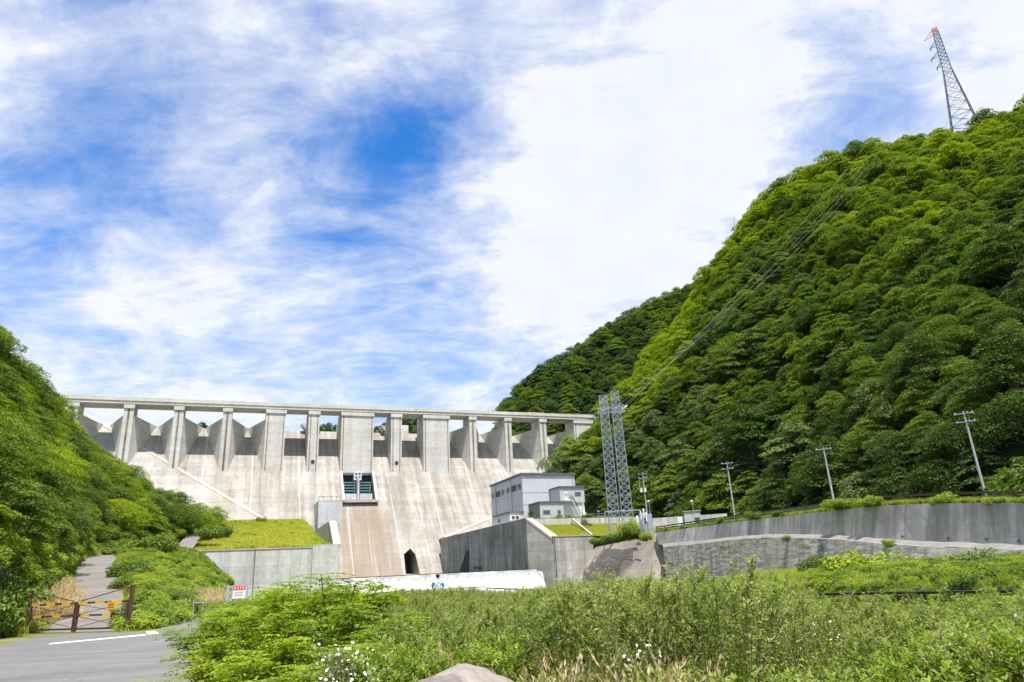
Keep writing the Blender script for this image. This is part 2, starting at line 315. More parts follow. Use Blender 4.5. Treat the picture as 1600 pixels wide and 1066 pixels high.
# surfaces from rows of control points, subdivided and gently roughened
def cr(P,k):
    P=np.array(P,float); out=[]; n=len(P)
    for i in range(n-1):
        p0=P[max(i-1,0)];p1=P[i];p2=P[i+1];p3=P[min(i+2,n-1)]
        for j in range(k):
            u=j/k; out.append(.5*((2*p1)+(-p0+p2)*u+(2*p0-5*p1+4*p2-p3)*u*u+(-p0+3*p1-3*p2+p3)*u**3))
    out.append(P[-1]); return np.array(out)
def hnoise(P,sc,seed=0):
    x=P[...,0]*sc;y=P[...,1]*sc;z=P[...,2]*sc
    return (np.sin(x*1.3+seed+np.sin(y*.9+z))+np.sin(y*1.7+seed*2+np.sin(x*1.1-z*.7))+np.sin((x+y)*2.3+z*1.9+seed*3)*.5)/2.5
def surface(name,rows,mat,kx=6,ky=6,amp=0,sc=.05,kind='structure',lin=False):
    R=[cr(r,kx) for r in rows]; G=cr(np.stack(R),ky) if not lin else np.stack([R[i]+(R[i+1]-R[i])*(j/ky) for i in range(len(R)-1) for j in range(ky)]+[R[-1]])
    if amp: G=G+(hnoise(G,sc)*amp+hnoise(G,sc*3.1,5)*amp*.35)[...,None]*np.array([0,0,1.])
    a,b=G.shape[:2]; idx=np.arange(a*b).reshape(a,b)
    f=np.stack([idx[:-1,:-1],idx[:-1,1:],idx[1:,1:],idx[1:,:-1]],-1).reshape(-1,4)
    me=mesh_np(name,G.reshape(-1,3),f,[mat]); me.polygons.foreach_set('use_smooth',[True]*len(me.polygons))
    o=obj(name,me); 
    if kind: o['kind']=kind
    return o,G
def sample(G,n,r,r0=0,r1=None):
    """area-weighted random points of a grid"""
    G=G[r0:r1]; A=G[:-1,:-1];B=G[:-1,1:];C=G[1:,1:];D=G[1:,:-1]
    ar=np.linalg.norm(np.cross(B-A,D-A),axis=-1)+np.linalg.norm(np.cross(B-C,D-C),axis=-1); p=(ar/ar.sum()).ravel()
    k=r.choice(len(p),n,p=p); i,j=np.unravel_index(k,ar.shape); u=r.random(n)[:,None];v=r.random(n)[:,None]
    return A[i,j]*(1-u)*(1-v)+B[i,j]*u*(1-v)+C[i,j]*u*v+D[i,j]*(1-u)*v, (i+v[:,0])/(G.shape[0]-1), (j+u[:,0])/(G.shape[1]-1)
def poisson(P,d,r):
    """greedy thinning so no two points are nearer than d (array or scalar)"""
    d=np.broadcast_to(d,len(P)); cell={}; keep=[]; c=float(np.max(d))
    for i,p in enumerate(P):
        k=(int(p[0]//c),int(p[1]//c),int(p[2]//c)); ok=True
        for a in(-1,0,1):
            for b in(-1,0,1):
                for e in(-1,0,1):
                    for j in cell.get((k[0]+a,k[1]+b,k[2]+e),()):
                        if np.sum((P[j]-p)**2)<d[i]*d[i]: ok=False;break
                    if not ok:break
                if not ok:break
            if not ok:break
        if ok: keep.append(i); cell.setdefault(k,[]).append(i)
    return np.array(keep)
def project(P):
    q=P-EYE; z=q@cF; return 800+F_PX*(q@cR)/z,533-F_PX*(q@cU)/z,z

# ------------------------------------------------------------------ GN scatter for stuff
HID={}
def protos(name,meshes):
    c=bpy.data.collections.new(name)
    for k,me in enumerate(meshes):
        o=bpy.data.objects.new(me.name,me); c.objects.link(o)
    HID[name]=c; return c
def scatter(name,coll,P,scale,label,cat,tilt=.08,r=rng,rots=None):
    n=len(P); me=bpy.data.meshes.new(name); me.vertices.add(n); me.vertices.foreach_set('co',np.asarray(P,np.float32).ravel())
    rot=np.stack([r.normal(0,tilt,n),r.normal(0,tilt,n),r.random(n)*6.283],-1) if rots is None else rots
    at=me.attributes.new('rot','FLOAT_VECTOR','POINT'); at.data.foreach_set('vector',rot.astype(np.float32).ravel())
    sc=np.asarray(scale,np.float32); sc=np.repeat(sc[:,None],3,1) if sc.ndim==1 else sc
    at=me.attributes.new('scl','FLOAT_VECTOR','POINT'); at.data.foreach_set('vector',sc.ravel())
    at=me.attributes.new('pick','INT','POINT'); at.data.foreach_set('value',r.integers(0,len(coll.objects),n).astype(np.int32))
    o=obj(name,me); tag(o,label,cat,None,'stuff')
    g=bpy.data.node_groups.new(name,'GeometryNodeTree'); g.interface.new_socket('Geometry',in_out='INPUT',socket_type='NodeSocketGeometry'); g.interface.new_socket('Geometry',in_out='OUTPUT',socket_type='NodeSocketGeometry')
    N=g.nodes; gi=N.new('NodeGroupInput'); go=N.new('NodeGroupOutput'); ip=N.new('GeometryNodeInstanceOnPoints'); ci=N.new('GeometryNodeCollectionInfo')
    ci.inputs['Collection'].default_value=coll; ci.inputs['Separate Children'].default_value=True; ci.inputs['Reset Children'].default_value=True
    def na(nm,ty): a=N.new('GeometryNodeInputNamedAttribute'); a.data_type=ty; a.inputs[0].default_value=nm; return a.outputs[0]
    L=g.links.new; L(gi.outputs[0],ip.inputs['Points']); L(ci.outputs[0],ip.inputs['Instance']); ip.inputs['Pick Instance'].default_value=True
    L(na('pick','INT'),ip.inputs['Instance Index']); L(na('scl','FLOAT_VECTOR'),ip.inputs['Scale'])
    er=N.new('FunctionNodeEulerToRotation'); L(na('rot','FLOAT_VECTOR'),er.inputs[0]); L(er.outputs[0],ip.inputs['Rotation'])
    L(ip.outputs[0],go.inputs[0]); md=o.modifiers.new('scatter','NODES'); md.node_group=g; return o
# ------------------------------------------------------------------ foliage
def leafquads(C,Nn,size,r,asp=.55,along=None):
    n=len(C); Nn=Nn/np.maximum(np.linalg.norm(Nn,axis=1,keepdims=True),1e-6)
    t=r.normal(size=(n,3)) if along is None else along+r.normal(size=(n,3))*.25
    t-=Nn*np.sum(t*Nn,1,keepdims=True); t/=np.maximum(np.linalg.norm(t,axis=1,keepdims=True),1e-6); b=np.cross(Nn,t)
    s=(size*(.7+.6*r.random(n)))[:,None]; a=t*s; b=b*s*asp
    return np.stack([C-a,C-b+a*.1+Nn*s*.12,C+a,C+b+a*.1+Nn*s*.12],1).reshape(-1,3)
def q4(n,base=0): return (np.arange(n*4).reshape(n,4)+base)
def tubes_np(segs,n=4):
    V=[];Fc=[];k=0
    for p0,p1,r0,r1 in segs:
        p0=np.array(p0,float);p1=np.array(p1,float);d=p1-p0;L=np.linalg.norm(d)+1e-9;d/=L
        u=np.cross(d,[.3,.1,1]);u/=np.linalg.norm(u)+1e-9;v=np.cross(d,u)
        for p,rr in((p0,r0),(p1,r1)):
            for i in range(n): a=6.2832*i/n; V.append(p+u*rr*math.cos(a)+v*rr*math.sin(a))
        for i in range(n): Fc.append((k+i,k+(i+1)%n,k+(i+1)%n+n,k+i+n))
        k+=2*n
    return np.array(V),np.array(Fc)
def tree_geo(seed,H,Rr,npads,nleaf,leaf,kind='broad'):
    """returns crown leaf verts and wood segments; H total height, Rr crown radius"""
    r=np.random.default_rng(seed); segs=[]; pads=[]
    lean=r.normal(0,.04,2)*H; top=np.array([lean[0],lean[1],H*.8]); nt=5
    tr=[np.array([top[0]*(i/nt)**1.5,top[1]*(i/nt)**1.5,top[2]*i/nt]) for i in range(nt+1)]
    for i in range(nt): segs.append((tr[i],tr[i+1],H*.022*(1-i/nt*.75),H*.022*(1-(i+1)/nt*.75)))
    for k in range(npads):
        g=2.39996*k+r.normal(0,.3); h=(k+.5)/npads
        if kind=='broad': zz=H*(.30+.66*h); rad=Rr*math.sqrt(max(0.03,1-((h-.30)/.74)**2))*(.55+.65*r.random())*(1 if h>.1 else .85)
        elif kind=='layer': zz=H*(.25+.68*h)+r.normal(0,.02)*H; rad=Rr*(1.05-.75*h**1.6)*(.55+.6*r.random())
        else: zz=H*(.15+.8*h); rad=Rr*(1.05-h)*(.6+.5*r.random())
        if h>.96: rad*=.3
        c=np.array([math.cos(g)*rad+top[0]*h,math.sin(g)*rad+top[1]*h,zz])
        base=tr[min(nt,int((zz/H*.72)/.8*nt))]; segs.append((base,c-np.array([0,0,Rr*.08]),H*.008,H*.0025))
        pr=Rr*(.36+.20*r.random())*(1.15-.35*h if kind!='conifer' else 1.1-.6*h); fl={'broad':.50,'layer':.24,'conifer':.24}[kind]*(.8+.4*r.random())
        pads.append((c,pr,pr*fl))
    # inner filling pads so that the crown is dense
    for k in range(max(2,npads//7)):
        h=.35+.55*r.random(); pads.append((np.array([r.normal(0,.25)*Rr,r.normal(0,.25)*Rr,H*h]),Rr*.45,Rr*.3))
    w=np.array([p[1]**2 for p in pads]); w/=w.sum(); pk=r.choice(len(pads),nleaf,p=w)
    pc=np.array([p[0] for p in pads])[pk]; pr=np.array([p[1] for p in pads])[pk]; ph=np.array([p[2] for p in pads])[pk]
    d=r.normal(size=(nleaf,3)); d[:,2]=np.abs(d[:,2])*1.15-.42; d/=np.linalg.norm(d,axis=1,keepdims=True)
    rr=(.72+.32*r.random(nleaf)**.7)[:,None]; lump=1+.22*np.sin(d[:,:1]*7+pk[:,None])*np.sin(d[:,1:2]*6+pk[:,None]*2)
    C=pc+d*rr*lump*np.stack([pr,pr,ph],1)
    od=pc[:,:2]-top[:2]*.8; od/=np.linalg.norm(od,axis=1,keepdims=True)+1e-6
    C[:,2]-={'broad':.35,'layer':.30,'conifer':.45}[kind]*np.sum((C-pc)[:,:2]*od,1)   # boughs droop outwards
    C+=np.sin(C[:,[1,2,0]]*2.3+1.)*.10*Rr*.3
    Nn=d*.45+np.array([0,0,.95])+r.normal(size=(nleaf,3))*.34
    return leafquads(C,Nn,np.full(nleaf,leaf),r),segs
def wood_mesh(name,segs,mat,n=5):
    V,Fc=tubes_np(segs,n); me=mesh_np(name,V,Fc,[mat]); me.polygons.foreach_set('use_smooth',[True]*len(me.polygons)); return me
def crown_mesh(name,V,mat): return mesh_np(name,V,q4(len(V)//4),[mat])
def combo(name,V,segs,mleaf,mwood):
    W,Fw=tubes_np(segs,4); n=len(V)//4; v=np.concatenate([V,W]); f=np.concatenate([q4(n),Fw+len(V)])
    return mesh_np(name,v,f,[mleaf,mwood],np.concatenate([np.zeros(n,int),np.ones(len(Fw),int)]))
LEAFY=dict(yel=('yellow-green','broad'),mid=('mid-green','broad'),dark=('dark green','layer'),cool=('grey-green','layer'))
# prototypes: unit trees about 10 m tall, radius 4.5
GEO=[tree_geo(11,10,4.6,17,6500,.24,'broad'),tree_geo(12,9,5.0,15,6500,.24,'broad'),tree_geo(13,10.5,5.2,15,6200,.24,'layer'),tree_geo(14,9.5,4.4,19,6200,.23,'layer'),tree_geo(15,11,3.6,34,4600,.22,'conifer')]
PROT={}
for tone in('yel','mid','dark','cool'):
    for gi,(V,sg) in enumerate(GEO):
        if gi==4 and tone in('yel','cool'): continue
        PROT[(tone,gi)]=(crown_mesh('crown',V,ML[tone]),wood_mesh('trunk',sg,MC['bark']))
FINE=[tree_geo(21,8,3.9,34,15000,.125,'layer'),tree_geo(22,7,3.8,32,15000,.12,'broad'),tree_geo(23,8.5,3.6,36,14000,.12,'layer')]
for tone in('yel','mid','dark'):
    for gi,(V,sg) in enumerate(FINE): PROT[(tone,10+gi)]=(crown_mesh('crown',V,ML[tone]),wood_mesh('trunk',sg,MC['bark']))
MIXF={}
def forest_coll(name,tones,geos=(0,1,2,3,4)):
    if name in MIXF: return MIXF[name]
    MIXF[name]=protos(name,[combo('forest_tree',GEO[g][0],GEO[g][1],ML[t],MC['bark']) for t in tones for g in geos if not(g==4 and t in('yel','cool'))]); return MIXF[name]
def plant_tree(P,tone,g,sc,label,group,rz,name='broadleaf_tree',scz=1.,cat='tree'):
    cm,tm=PROT[(tone,g)]; e=empty(name,P,label,cat,group,rz); e.scale=(sc,sc,sc*scz)
    obj('trunk',tm,e); obj('crown',cm,e); return e

# ------------------------------------------------------------------ terrain
def fenced(x,y):  # signed distance past the black pipe fence towards the river
    a=(x-7.2)*.942+(y-10.2)*.336; b=(x+2)*-.42+(y-36)*.907
    return np.minimum(np.maximum(a,-50),1e9)*(x>-2)+np.where(x<=-2,b,0)
xs=np.concatenate([-np.geomspace(3200,60,26),np.arange(-56,61,2.),np.geomspace(63,3200,26)]); ys=np.concatenate([-np.geomspace(1500,20,12),np.arange(-16,221,2.),np.geomspace(224,3500,22)])
X,Y=np.meshgrid(xs,ys); e=fenced(X,Y); Z=np.where((e>0)&(Y<220)&(X>-14),-np.clip(e/9,0,1)*4.2,0.)
Z=np.where((X<=-14)&(Y>60),-.6,Z); Z=np.where(Y>215,-4.,Z)
G=np.stack([X,Y,Z+np.where(Z<-.1,.35*hnoise(np.stack([X,Y,X*0],-1),.35),0)-.02],-1)
idx=np.arange(X.size).reshape(X.shape); f=np.stack([idx[:-1,:-1],idx[:-1,1:],idx[1:,1:],idx[1:,:-1]],-1).reshape(-1,4)
gm=mesh_np('ground',G.reshape(-1,3),f,[MC['earth']]); gm.polygons.foreach_set('use_smooth',[True]*len(gm.polygons)); o=obj('ground',gm); o['kind']='structure'

def rows_px(l): return [hr(*q) for q in l]
# right hillside
rb=rows_px([(800,800,262),(870,800,236),(930,812,212),(1020,815,190),(1110,812,168),(1250,800,146),(1400,790,118),(1600,788,98),(1850,790,88)])
rt=rows_px([(835,742,262),(885,712,262),(950,660,272),(1030,565,305),(1112,452,335),(1208,330,362),(1345,266,385),(1520,232,400),(1850,120,430)])
rows=[np.array(rb)+np.array([0,0,-6.]),np.array(rb)]
for v,bu in((.25,6),(.5,9),(.75,8)):
    q=np.array(rb)*(1-v)+np.array(rt)*v; rows.append(q+np.array([-.45,-.35,.8])*bu*(np.linspace(.2,1,9)[:,None]))
rows.append(np.array(rt)); back=np.array(rt)+(np.array(rt)-np.array(rb))*np.array([.35,.35,0])+np.array([10,10,-12.]); rows.append(back); rows.append(back+np.array([60,80,-90.]))
o,GR=surface('hillside',rows,MC['soil'],5,4,3.2,.035)
# farther ridge behind the dam
fb=rows_px([(700,720,400),(780,735,385),(860,725,372),(950,700,380),(1050,650,400),(1180,560,430),(1300,520,450)])
ft=rows_px([(735,790,440),(800,668,450),(850,606,470),(930,548,500),(1010,496,520),(1100,462,540),(1300,350,560)])
rows=[np.array(fb)+np.array([0,0,-60.]),np.array(fb),(np.array(fb)+np.array(ft))/2+np.array([-3,-3,8.]),np.array(ft),np.array(ft)+np.array([60,80,-50.])]
o,GF=surface('hills',rows,MC['soil'],5,5,3,.03)
# small hills across the reservoir
bt=rows_px([(-60,700,900),(250,697,900),(280,690,900),(318,675,900),(350,690,900),(430,697,900),(480,690,900),(515,676,900),(560,690,900),(590,682,900),(650,665,900),(700,690,900),(760,700,900)])
o,GB=surface('distant_hills',[np.array(bt)+np.array([0,-160,-90.]),np.array(bt)+np.array([0,-60,-25.]),np.array(bt),np.array(bt)+np.array([0,150,-60.])],MC['soil'],4,5,1.5,.03)
# left hillside
lb=rows_px([(-260,1040,26),(-60,995,34),(12,965,42),(58,932,55),(92,898,74),(118,868,98),(172,862,112),(225,852,124),(262,846,138),(300,838,152)])
lt=rows_px([(-320,440,90),(-90,545,98),(0,600,108),(60,662,140),(120,708,185),(172,744,200),(218,783,200),(262,806,192),(318,832,182),(352,842,168)])
rows=[np.array(lb)+np.array([0,0,-4.]),np.array(lb)]
for v in(.33,.66): rows.append(np.array(lb)*(1-v)+np.array(lt)*v+np.array([0,0,1.2]))
rows.append(np.array(lt)); rows.append(np.array(lt)+np.array([-30,15,2.]))
rows.append(np.array(lt)+np.array([-90,60,-10.]))
o,GL=surface('left_hillside',rows,MC['soil'],5,4,.8,.12)
# grassy embankment between access road and wall
e0=rows_px([(196,986,38.5),(235,993,38),(275,973,44),(320,958,51),(352,950,56)])
e1=rows_px([(195,930,58),(235,918,60),(280,920,63),(320,927,66),(352,935,68)])
e2=rows_px([(188,884,82),(232,868,92),(280,876,98),(322,900,92),(352,915,86)])
e3=rows_px([(186,868,102),(232,852,118),(270,862,134),(308,870,135),(352,915,128)])
o,GE=surface('embankment',[np.array(e0)+np.array([0,-2,-.4]),e0,e1,e2,e3,np.array(e3)+np.array([0,3,-3.])],MC['earth'],6,6,.12,.6)
# left terrace rising to the dam
def T3(l): return [T(*q) for q in l]
tl=[T3([(-75,n,z),(-40,n,z),(-20,n,z),(0,n,z),(17,n,z)]) for n,z in((-96.4,7.75),(-85,9.2),(-60,12.6),(-35,16.3),(-22,18.6),(-8,19.5))]
o,GT=surface('terrace',tl,MC['lawn'],4,4,.12,.5)
# right-bank terrace: lawn slope, platform of the power house, road behind the long wall
o,GW=surface('lawn_slope',[T3([(60.3,-96.6,8.35),(64,-96.6,8.35),(69,-96.6,8.35),(84,-96.6,7.5)]),T3([(57.6,-88.2,11.6),(64,-88.2,11.25),(72,-88.2,11.25),(86,-88.2,11.2)])],MC['lawn'],4,8,0,lin=True)
pf=[T3([(s,n,12.55) for s in(57.3,75,95,125)]) for n in(-87.6,-60,-40,-10)]
o,GP=surface('platform_ground',pf,MC['gravel'],3,3,0)
o,_=surface('right_terrace_ground',[[hr(1000,840,139),hr(1100,815,150),hr(1200,806,146)],[hr(950,812,150)+np.array([0,0,-1.3]),hr(1060,815,172),hr(1200,803,160)]],MC['earth'],4,2,0,lin=True)
st=[(1026,834,133.5),(1100,824,122),(1197,811,107.5),(1329,796,91.5),(1420,789,85),(1515,787,79.5),(1600,787,74.6),(1780,796,66),(2000,812,58)]
ra=np.array(rows_px(st)); out=np.array([(p[:2]/np.linalg.norm(p[:2])).tolist()+[0] for p in ra])
o,GRD=surface('road',[ra+out*.4+np.array([0,0,.02]),ra+out*7+np.array([0,0,.12])],MC['asphalt2'],5,3,0,lin=True)
o,_=surface('road_verge',[ra+out*7+np.array([0,0,.10]),ra+out*14+np.array([0,0,.6]),ra+out*30+np.array([0,0,3.])],MC['soil'],5,3,0,lin=True)

# foreground road and access road
def sheet(name,pts,mat,z):
    mb=MB(); mb.add([(p[0],p[1],z) for p in pts],[tuple(range(len(pts)))]); o=mb.build(name,mat,fix=False); o['kind']='structure'; return o
fr=[hz(*q) for q in((305,1075),(292,1010),(312,978),(350,952))]+[hz(270,968),hz(240,990),hz(197,987),hz(55,995),hz(-20,1015),hz(-420,1080)]+[np.array([-30,6,0]),np.array([-30,-30,0]),np.array([-2.5,-30,0]),np.array([-3,5,0.])]
sheet('foreground_road',fr,MC['asphalt'],.006)
L=rows_px([(52,996,42.5),(66,965,48),(80,935,58),(98,905,72),(115,880,88),(138,870,99),(168,868,112)])
Rr=rows_px([(199,989,38),(196,955,44),(192,930,55),(189,903,69),(186,882,84),(190,871,97),(200,866,104)])
o,_=surface('access_road',[np.array(L)+np.array([0,0,.05]),np.array(Rr)+np.array([0,0,.05])],MC['asphalt2'],5,4,0,lin=True)
o,_=surface('upper_road',[rows_px([(272,862,134),(282,850,139),(292,838,146)]),rows_px([(300,862,132),(308,850,138),(318,838,146)])],MC['asphalt2'],4,3,0,lin=True); o.location.z=.35
mk=MB(); a0,a1,b0,b1=hz(76,1007.6),hz(228,993.2),hz(77,1006),hz(226,991.8); mk.add([(*p[:2],.012) for p in(a0,a1,b1,b0)],[(0,1,2,3)]); o=mk.build('road_marking',MC['paint'],fix=False); o['kind']='structure'
mk=MB(); mk.add([(*hz(x,y)[:2],.011) for x,y in((229,992),(250,991),(243,986),(228,987))],[(0,1,2,3)]); o=mk.build('pavement',MC['coping'],fix=False); o['kind']='structure'

# ------------------------------------------------------------------ the dam
dam=dthing('dam',34.8,0,35.8,'long pale concrete gravity dam with a piered spillway and a bridge deck across the valley','dam')
Z0=35.8
def fz(n): return Z0+n/SL
body=MB(); prof=[(-32,fz(-32)),(13.0,fz(13.0)),(15,52.1),(17,51.6),(20,49.5),(24,20),(24,-5),(-32,-5)]
body.prism([(-95,n,z) for n,z in prof],(240,0,0)); bo=body.build('spillway_face',MC['face'],dam)
pL=[hface(631,866),hface(641,857),hface(649,866),hface(656,897),hface(634,897)]
c1=MB(); c1.prism([(p[0],-45,p[2]) for p in pL],(0,34,0)); c2=MB(); c2.box(29.9,39.7,-16,5,25.7,35.5)
cut(bo,[c1,c2])
# piers: (s0,s1,kind) kind f=funnel sides, c=centre
piers=[(-49.6,-46.9,'f'),(-35.0,-32.3,'f'),(-21.3,-18.6,'f'),(-7.3,-4.6,'f'),(5.6,11.7,'w'),(18.9,22.4,'c'),(29.5,40.2,'c'),(46.2,49.9,'c'),(57.5,66.9,'w'),(74.3,77.0,'f'),(87.9,90.5,'f'),(101.8,104.5,'f'),(116.0,126,'e')]
for i,(a,b,k) in enumerate(piers):
    p=MB(); back=7.6 if k in'fe' else 9.5
    p.prism([(a,0,Z0-1),(a,0,55.85),(a,back,55.85),(a,back,44.5),(a,1.5,Z0-1)],(b-a,0,0)); po=p.build('pier',MC['pier'],dam)
    if k in 'cw' and k=='c':   # pier continues upstream
        q=MB(); q.box(a+.15,b-.15,9.5,15.5,40,54.2); q.build('pier',MC['pier'],dam)
    # weeping joints: narrow pilaster strips along the front edges
    e=MB()
    for x0 in ((a+.42,) if k=='f' and False else (a+.55,b-.75)): e.box(x0,x0+.26,-.05,0.02,Z0+.3,55.3)
    if k=='f': e=MB(); e.box((a+b)/2-.28,(a+b)/2+.28,-.06,.02,Z0+.2,55.3)
    e.build('joint_strip',MC['edge'],dam)
    cp=MB(); cp.box(a-.15,b+.15,-.30,0,54.6,55.8); cp.build('pier_cap',MC['pier'],dam)
    if k=='c' and b-a<5:
        m_=MB(); c=((a+b)/2+.1,-.09,39.0 if a<30 else 38.9); n=16
        vs=[(c[0]+.62*math.cos(6.2832*j/n),y,c[2]+.62*math.sin(6.2832*j/n)) for y in(-.12,.05) for j in range(n)]
        m_.add(vs,[tuple(range(n))]+[(j,(j+1)%n,(j+1)%n+n,j+n) for j in range(n)]); m_.build('round_port',MC['void'],dam)
        q=MB(); q.prism([(a-1.5,11,53.9),(b+1.5,11,53.9),(b,11,52.2),(a,11,52.2)],(0,5,0)); q.build('corbel',MC['pier'],dam)
# converging side walls of the funnel bays
def wedge(x0,dirn):
    p=MB(); L=14.2; hw=.40*L*dirn
    top=[(x0,.6,52.7),(x0+hw,L,51.9),(x0+hw-.9*dirn,L,51.9),(x0-.3*dirn,.6,52.7)]
    low=[(q[0],q[1],36.0+max(q[1],0)/SL-2.5) for q in top]
    p.hexa(low,top); p.build('side_wall',MC['pier'],dam)
fb_=[(-62,-49.6),(-46.9,-35.0),(-32.3,-21.3),(-18.6,-7.3),(-4.6,5.6),(66.9,74.3),(77.0,87.9),(90.5,101.8),(104.5,116)]
for a,b in fb_:
    if a>60 and b<76: wedge(b,-1); continue
    wedge(a,1); wedge(b,-1)
tw=MB(); tw.box(53.5,59,30,38,38,58.5); tw.build('intake_tower',MC['pier'],dam)
dk=MB(); dk.box(-92,122,-.35,7.1,56.0,57.35); dk.build('bridge_deck',MC['pier'],dam)
pp=MB()
for i,s in enumerate(np.arange(-92,120,7.0)):
    pp.box(s+.02,s+6.98,-.55,-.2,56.9,57.95+(.12 if i%3==0 else 0)); pp.box(s+.02,s+6.98,6.8,7.1,57.35,58.2)
pp.build('parapet',MC['pier'],dam)
rl=MB()
for z in(58.3,58.75,59.2): rl.tube((122,0,z-.6),(150,0,z-.6),.06)
for s in np.arange(122,150,2): rl.tube((s,0,57.2),(s,0,58.7),.06)
rl.build('railing',MC['dsteel'],dam); q=MB(); q.box(122,150,-.2,7,55.8,57.4); q.build('abutment_deck',MC['pier'],dam)
# abutment slopes outside the diagonal guide walls
def slab(name,pts,mat,th):
    p=MB(); nrm=np.array([0,-.773,.634]) if False else np.array([0,-1/math.hypot(1,SL),SL/math.hypot(1,SL)])
    A=[np.array(q,float)-nrm*1.5 for q in pts]; B=[np.array(q,float)+nrm*th for q in pts]; n=len(A)
    p.add(A+B,[tuple(range(n)),tuple(range(n,2*n))]+[(i,(i+1)%n,(i+1)%n+n,i+n) for i in range(n)]); return p.build(name,mat,dam)
def fp(s,z): return (s,SL*(z-Z0),z)
g0,g1=hface(158,664),hface(412,813)
g0=fp(g0[0],g0[2]);g1=fp(g1[0],g1[2]); d=(np.array(g1)-np.array(g0)); g1b=tuple(np.array(g1)+d*.35); g0b=tuple(np.array(g0)-d*.35)
slab('abutment_face',[g0b,g1b,fp(g1b[0],-2),fp(-94,-2),fp(-94,g0b[2])],MC['abut'],.5)
def coping(a,b,w=.9,th=1.):
    a=np.array(a);b=np.array(b); t=(b-a)/np.linalg.norm(b-a); n=np.array([0,-1/math.hypot(1,SL),SL/math.hypot(1,SL)]); s=np.cross(n,t)*w/2
    p=MB(); p.hexa([a-s-n*.5,b-s-n*.5,b+s-n*.5,a+s-n*.5],[a-s+n*th,b-s+n*th,b+s+n*th,a+s+n*th]); p.build('guide_wall',MC['coping'],dam)
coping(g0b,g1b,1.0,.62)
h0,h1,h2=[hface(*q) for q in((925,655),(825,786),(693,842))]
h0,h1,h2=[fp(q[0],q[2]) for q in(h0,h1,h2)]
slab('abutment_face',[h0,h1,h2,fp(h2[0],-2),fp(150,-2),fp(150,h0[2])],MC['abut'],.5); coping(h0,h1,1.0,.62); coping(h1,h2,1.0,.62)
# outlet chamber with two gates
q=MB(); q.box(29.4,40.4,-10.4,-8.6,24.9,25.75); q.build('outlet_sill',MC['coping'],dam)
for sx in(29.4,39.75):
    q=MB(); q.prism([(sx,-9.2,25.7),(sx,-.2,25.7),(sx,-.2,35.7),(sx,-1.2,35.7)],(.7,0,0)); q.build('outlet_side_wall',MC['pier'],dam)
for c in(32.1,37.0):
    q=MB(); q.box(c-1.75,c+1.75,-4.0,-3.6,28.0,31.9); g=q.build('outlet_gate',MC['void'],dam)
    r=MB()
    for j in range(5): r.box(c-1.75,c+1.75,-4.35,-4.02,28.1+j*.88,28.38+j*.88)
    for xx in(c-1.75,c+1.58): r.box(xx,xx+.17,-4.36,-4.02,28.1,31.9)
    r.build('gate_rib',MC['teal'],g)
    q=MB(); q.box(c-2.0,c+2.0,-6.6,-6.2,25.75,27.9); q.build('gate_apron',MC['wallL'],dam)
q=MB(); q.box(34.3,34.75,-7,-3,25.75,33); q.build('outlet_divider',MC['pier'],dam)
q=MB(); q.box(33.6,36.0,-3.4,-1.3,32.7,35.45); g=q.build('gate_cabin',MC['white'],dam)
w_=MB()
for xx in(33.9,34.95):
    for zz in(33.2,34.3): w_.box(xx,xx+.75,-3.44,-3.41,zz,zz+.75)
w_.build('window',MC['glass'],g)
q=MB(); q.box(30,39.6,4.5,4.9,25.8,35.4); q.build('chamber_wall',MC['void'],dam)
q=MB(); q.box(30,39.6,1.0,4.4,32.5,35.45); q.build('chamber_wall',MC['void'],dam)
q=MB(); q.box(20.9,27.2,-22.5,-9,15,24.3); q.build('valve_house_block',MC['wallL'],dam)
r=MB()
for xx in np.arange(21,27.3,1.2): r.tube((xx,-22.3,24.3),(xx,-22.3,25.4),.05)
r.tube((21,-22.3,25.4),(27,-22.3,25.4),.05); r.build('railing',MC['dsteel'],dam)

# ------------------------------------------------------------------ stilling basin, walls
tr=dthing('training_wall',56.5,-97,0,'tall dark-streaked concrete side wall of the stilling basin below the grey building','wall')
q=MB(); TWT=12.45
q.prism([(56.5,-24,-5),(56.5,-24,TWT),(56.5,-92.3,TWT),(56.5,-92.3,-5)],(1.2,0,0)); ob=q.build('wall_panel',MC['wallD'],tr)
A1,A2,A3=hs(718,892,56.5),hs(733,892,56.5),hs(733,859,56.5); A4=hs(728,861,56.5)
c1=MB(); c1.prism([(55.9,A1[1],A1[2]-.3),(55.9,A2[1],A2[2]-.3),(55.9,A3[1],A3[2]),(55.9,A4[1],A4[2])],(.9,0,0)); cut(ob,[c1])
c3=MB(); c3.prism([(56.9,A1[1],A1[2]-.3),(56.9,A2[1],A2[2]-.3),(56.9,A3[1],A3[2]),(56.9,A4[1],A4[2])],(-.3,0,0)); c3.build('opening',MC['void'],tr)  # dark plate paints the shaded depth of the opening
q=MB()
for px in(741,747.5):
    a=hs(px,889,56.5);b=hs(px+4.4,889,56.5); c=hs(px,886,56.5); q.box(56.35,56.48,a[1],b[1],a[2],c[2])
q.build('drain_hole',MC['void'],tr)  # solid near-black blocks, shade of the holes put into their colour
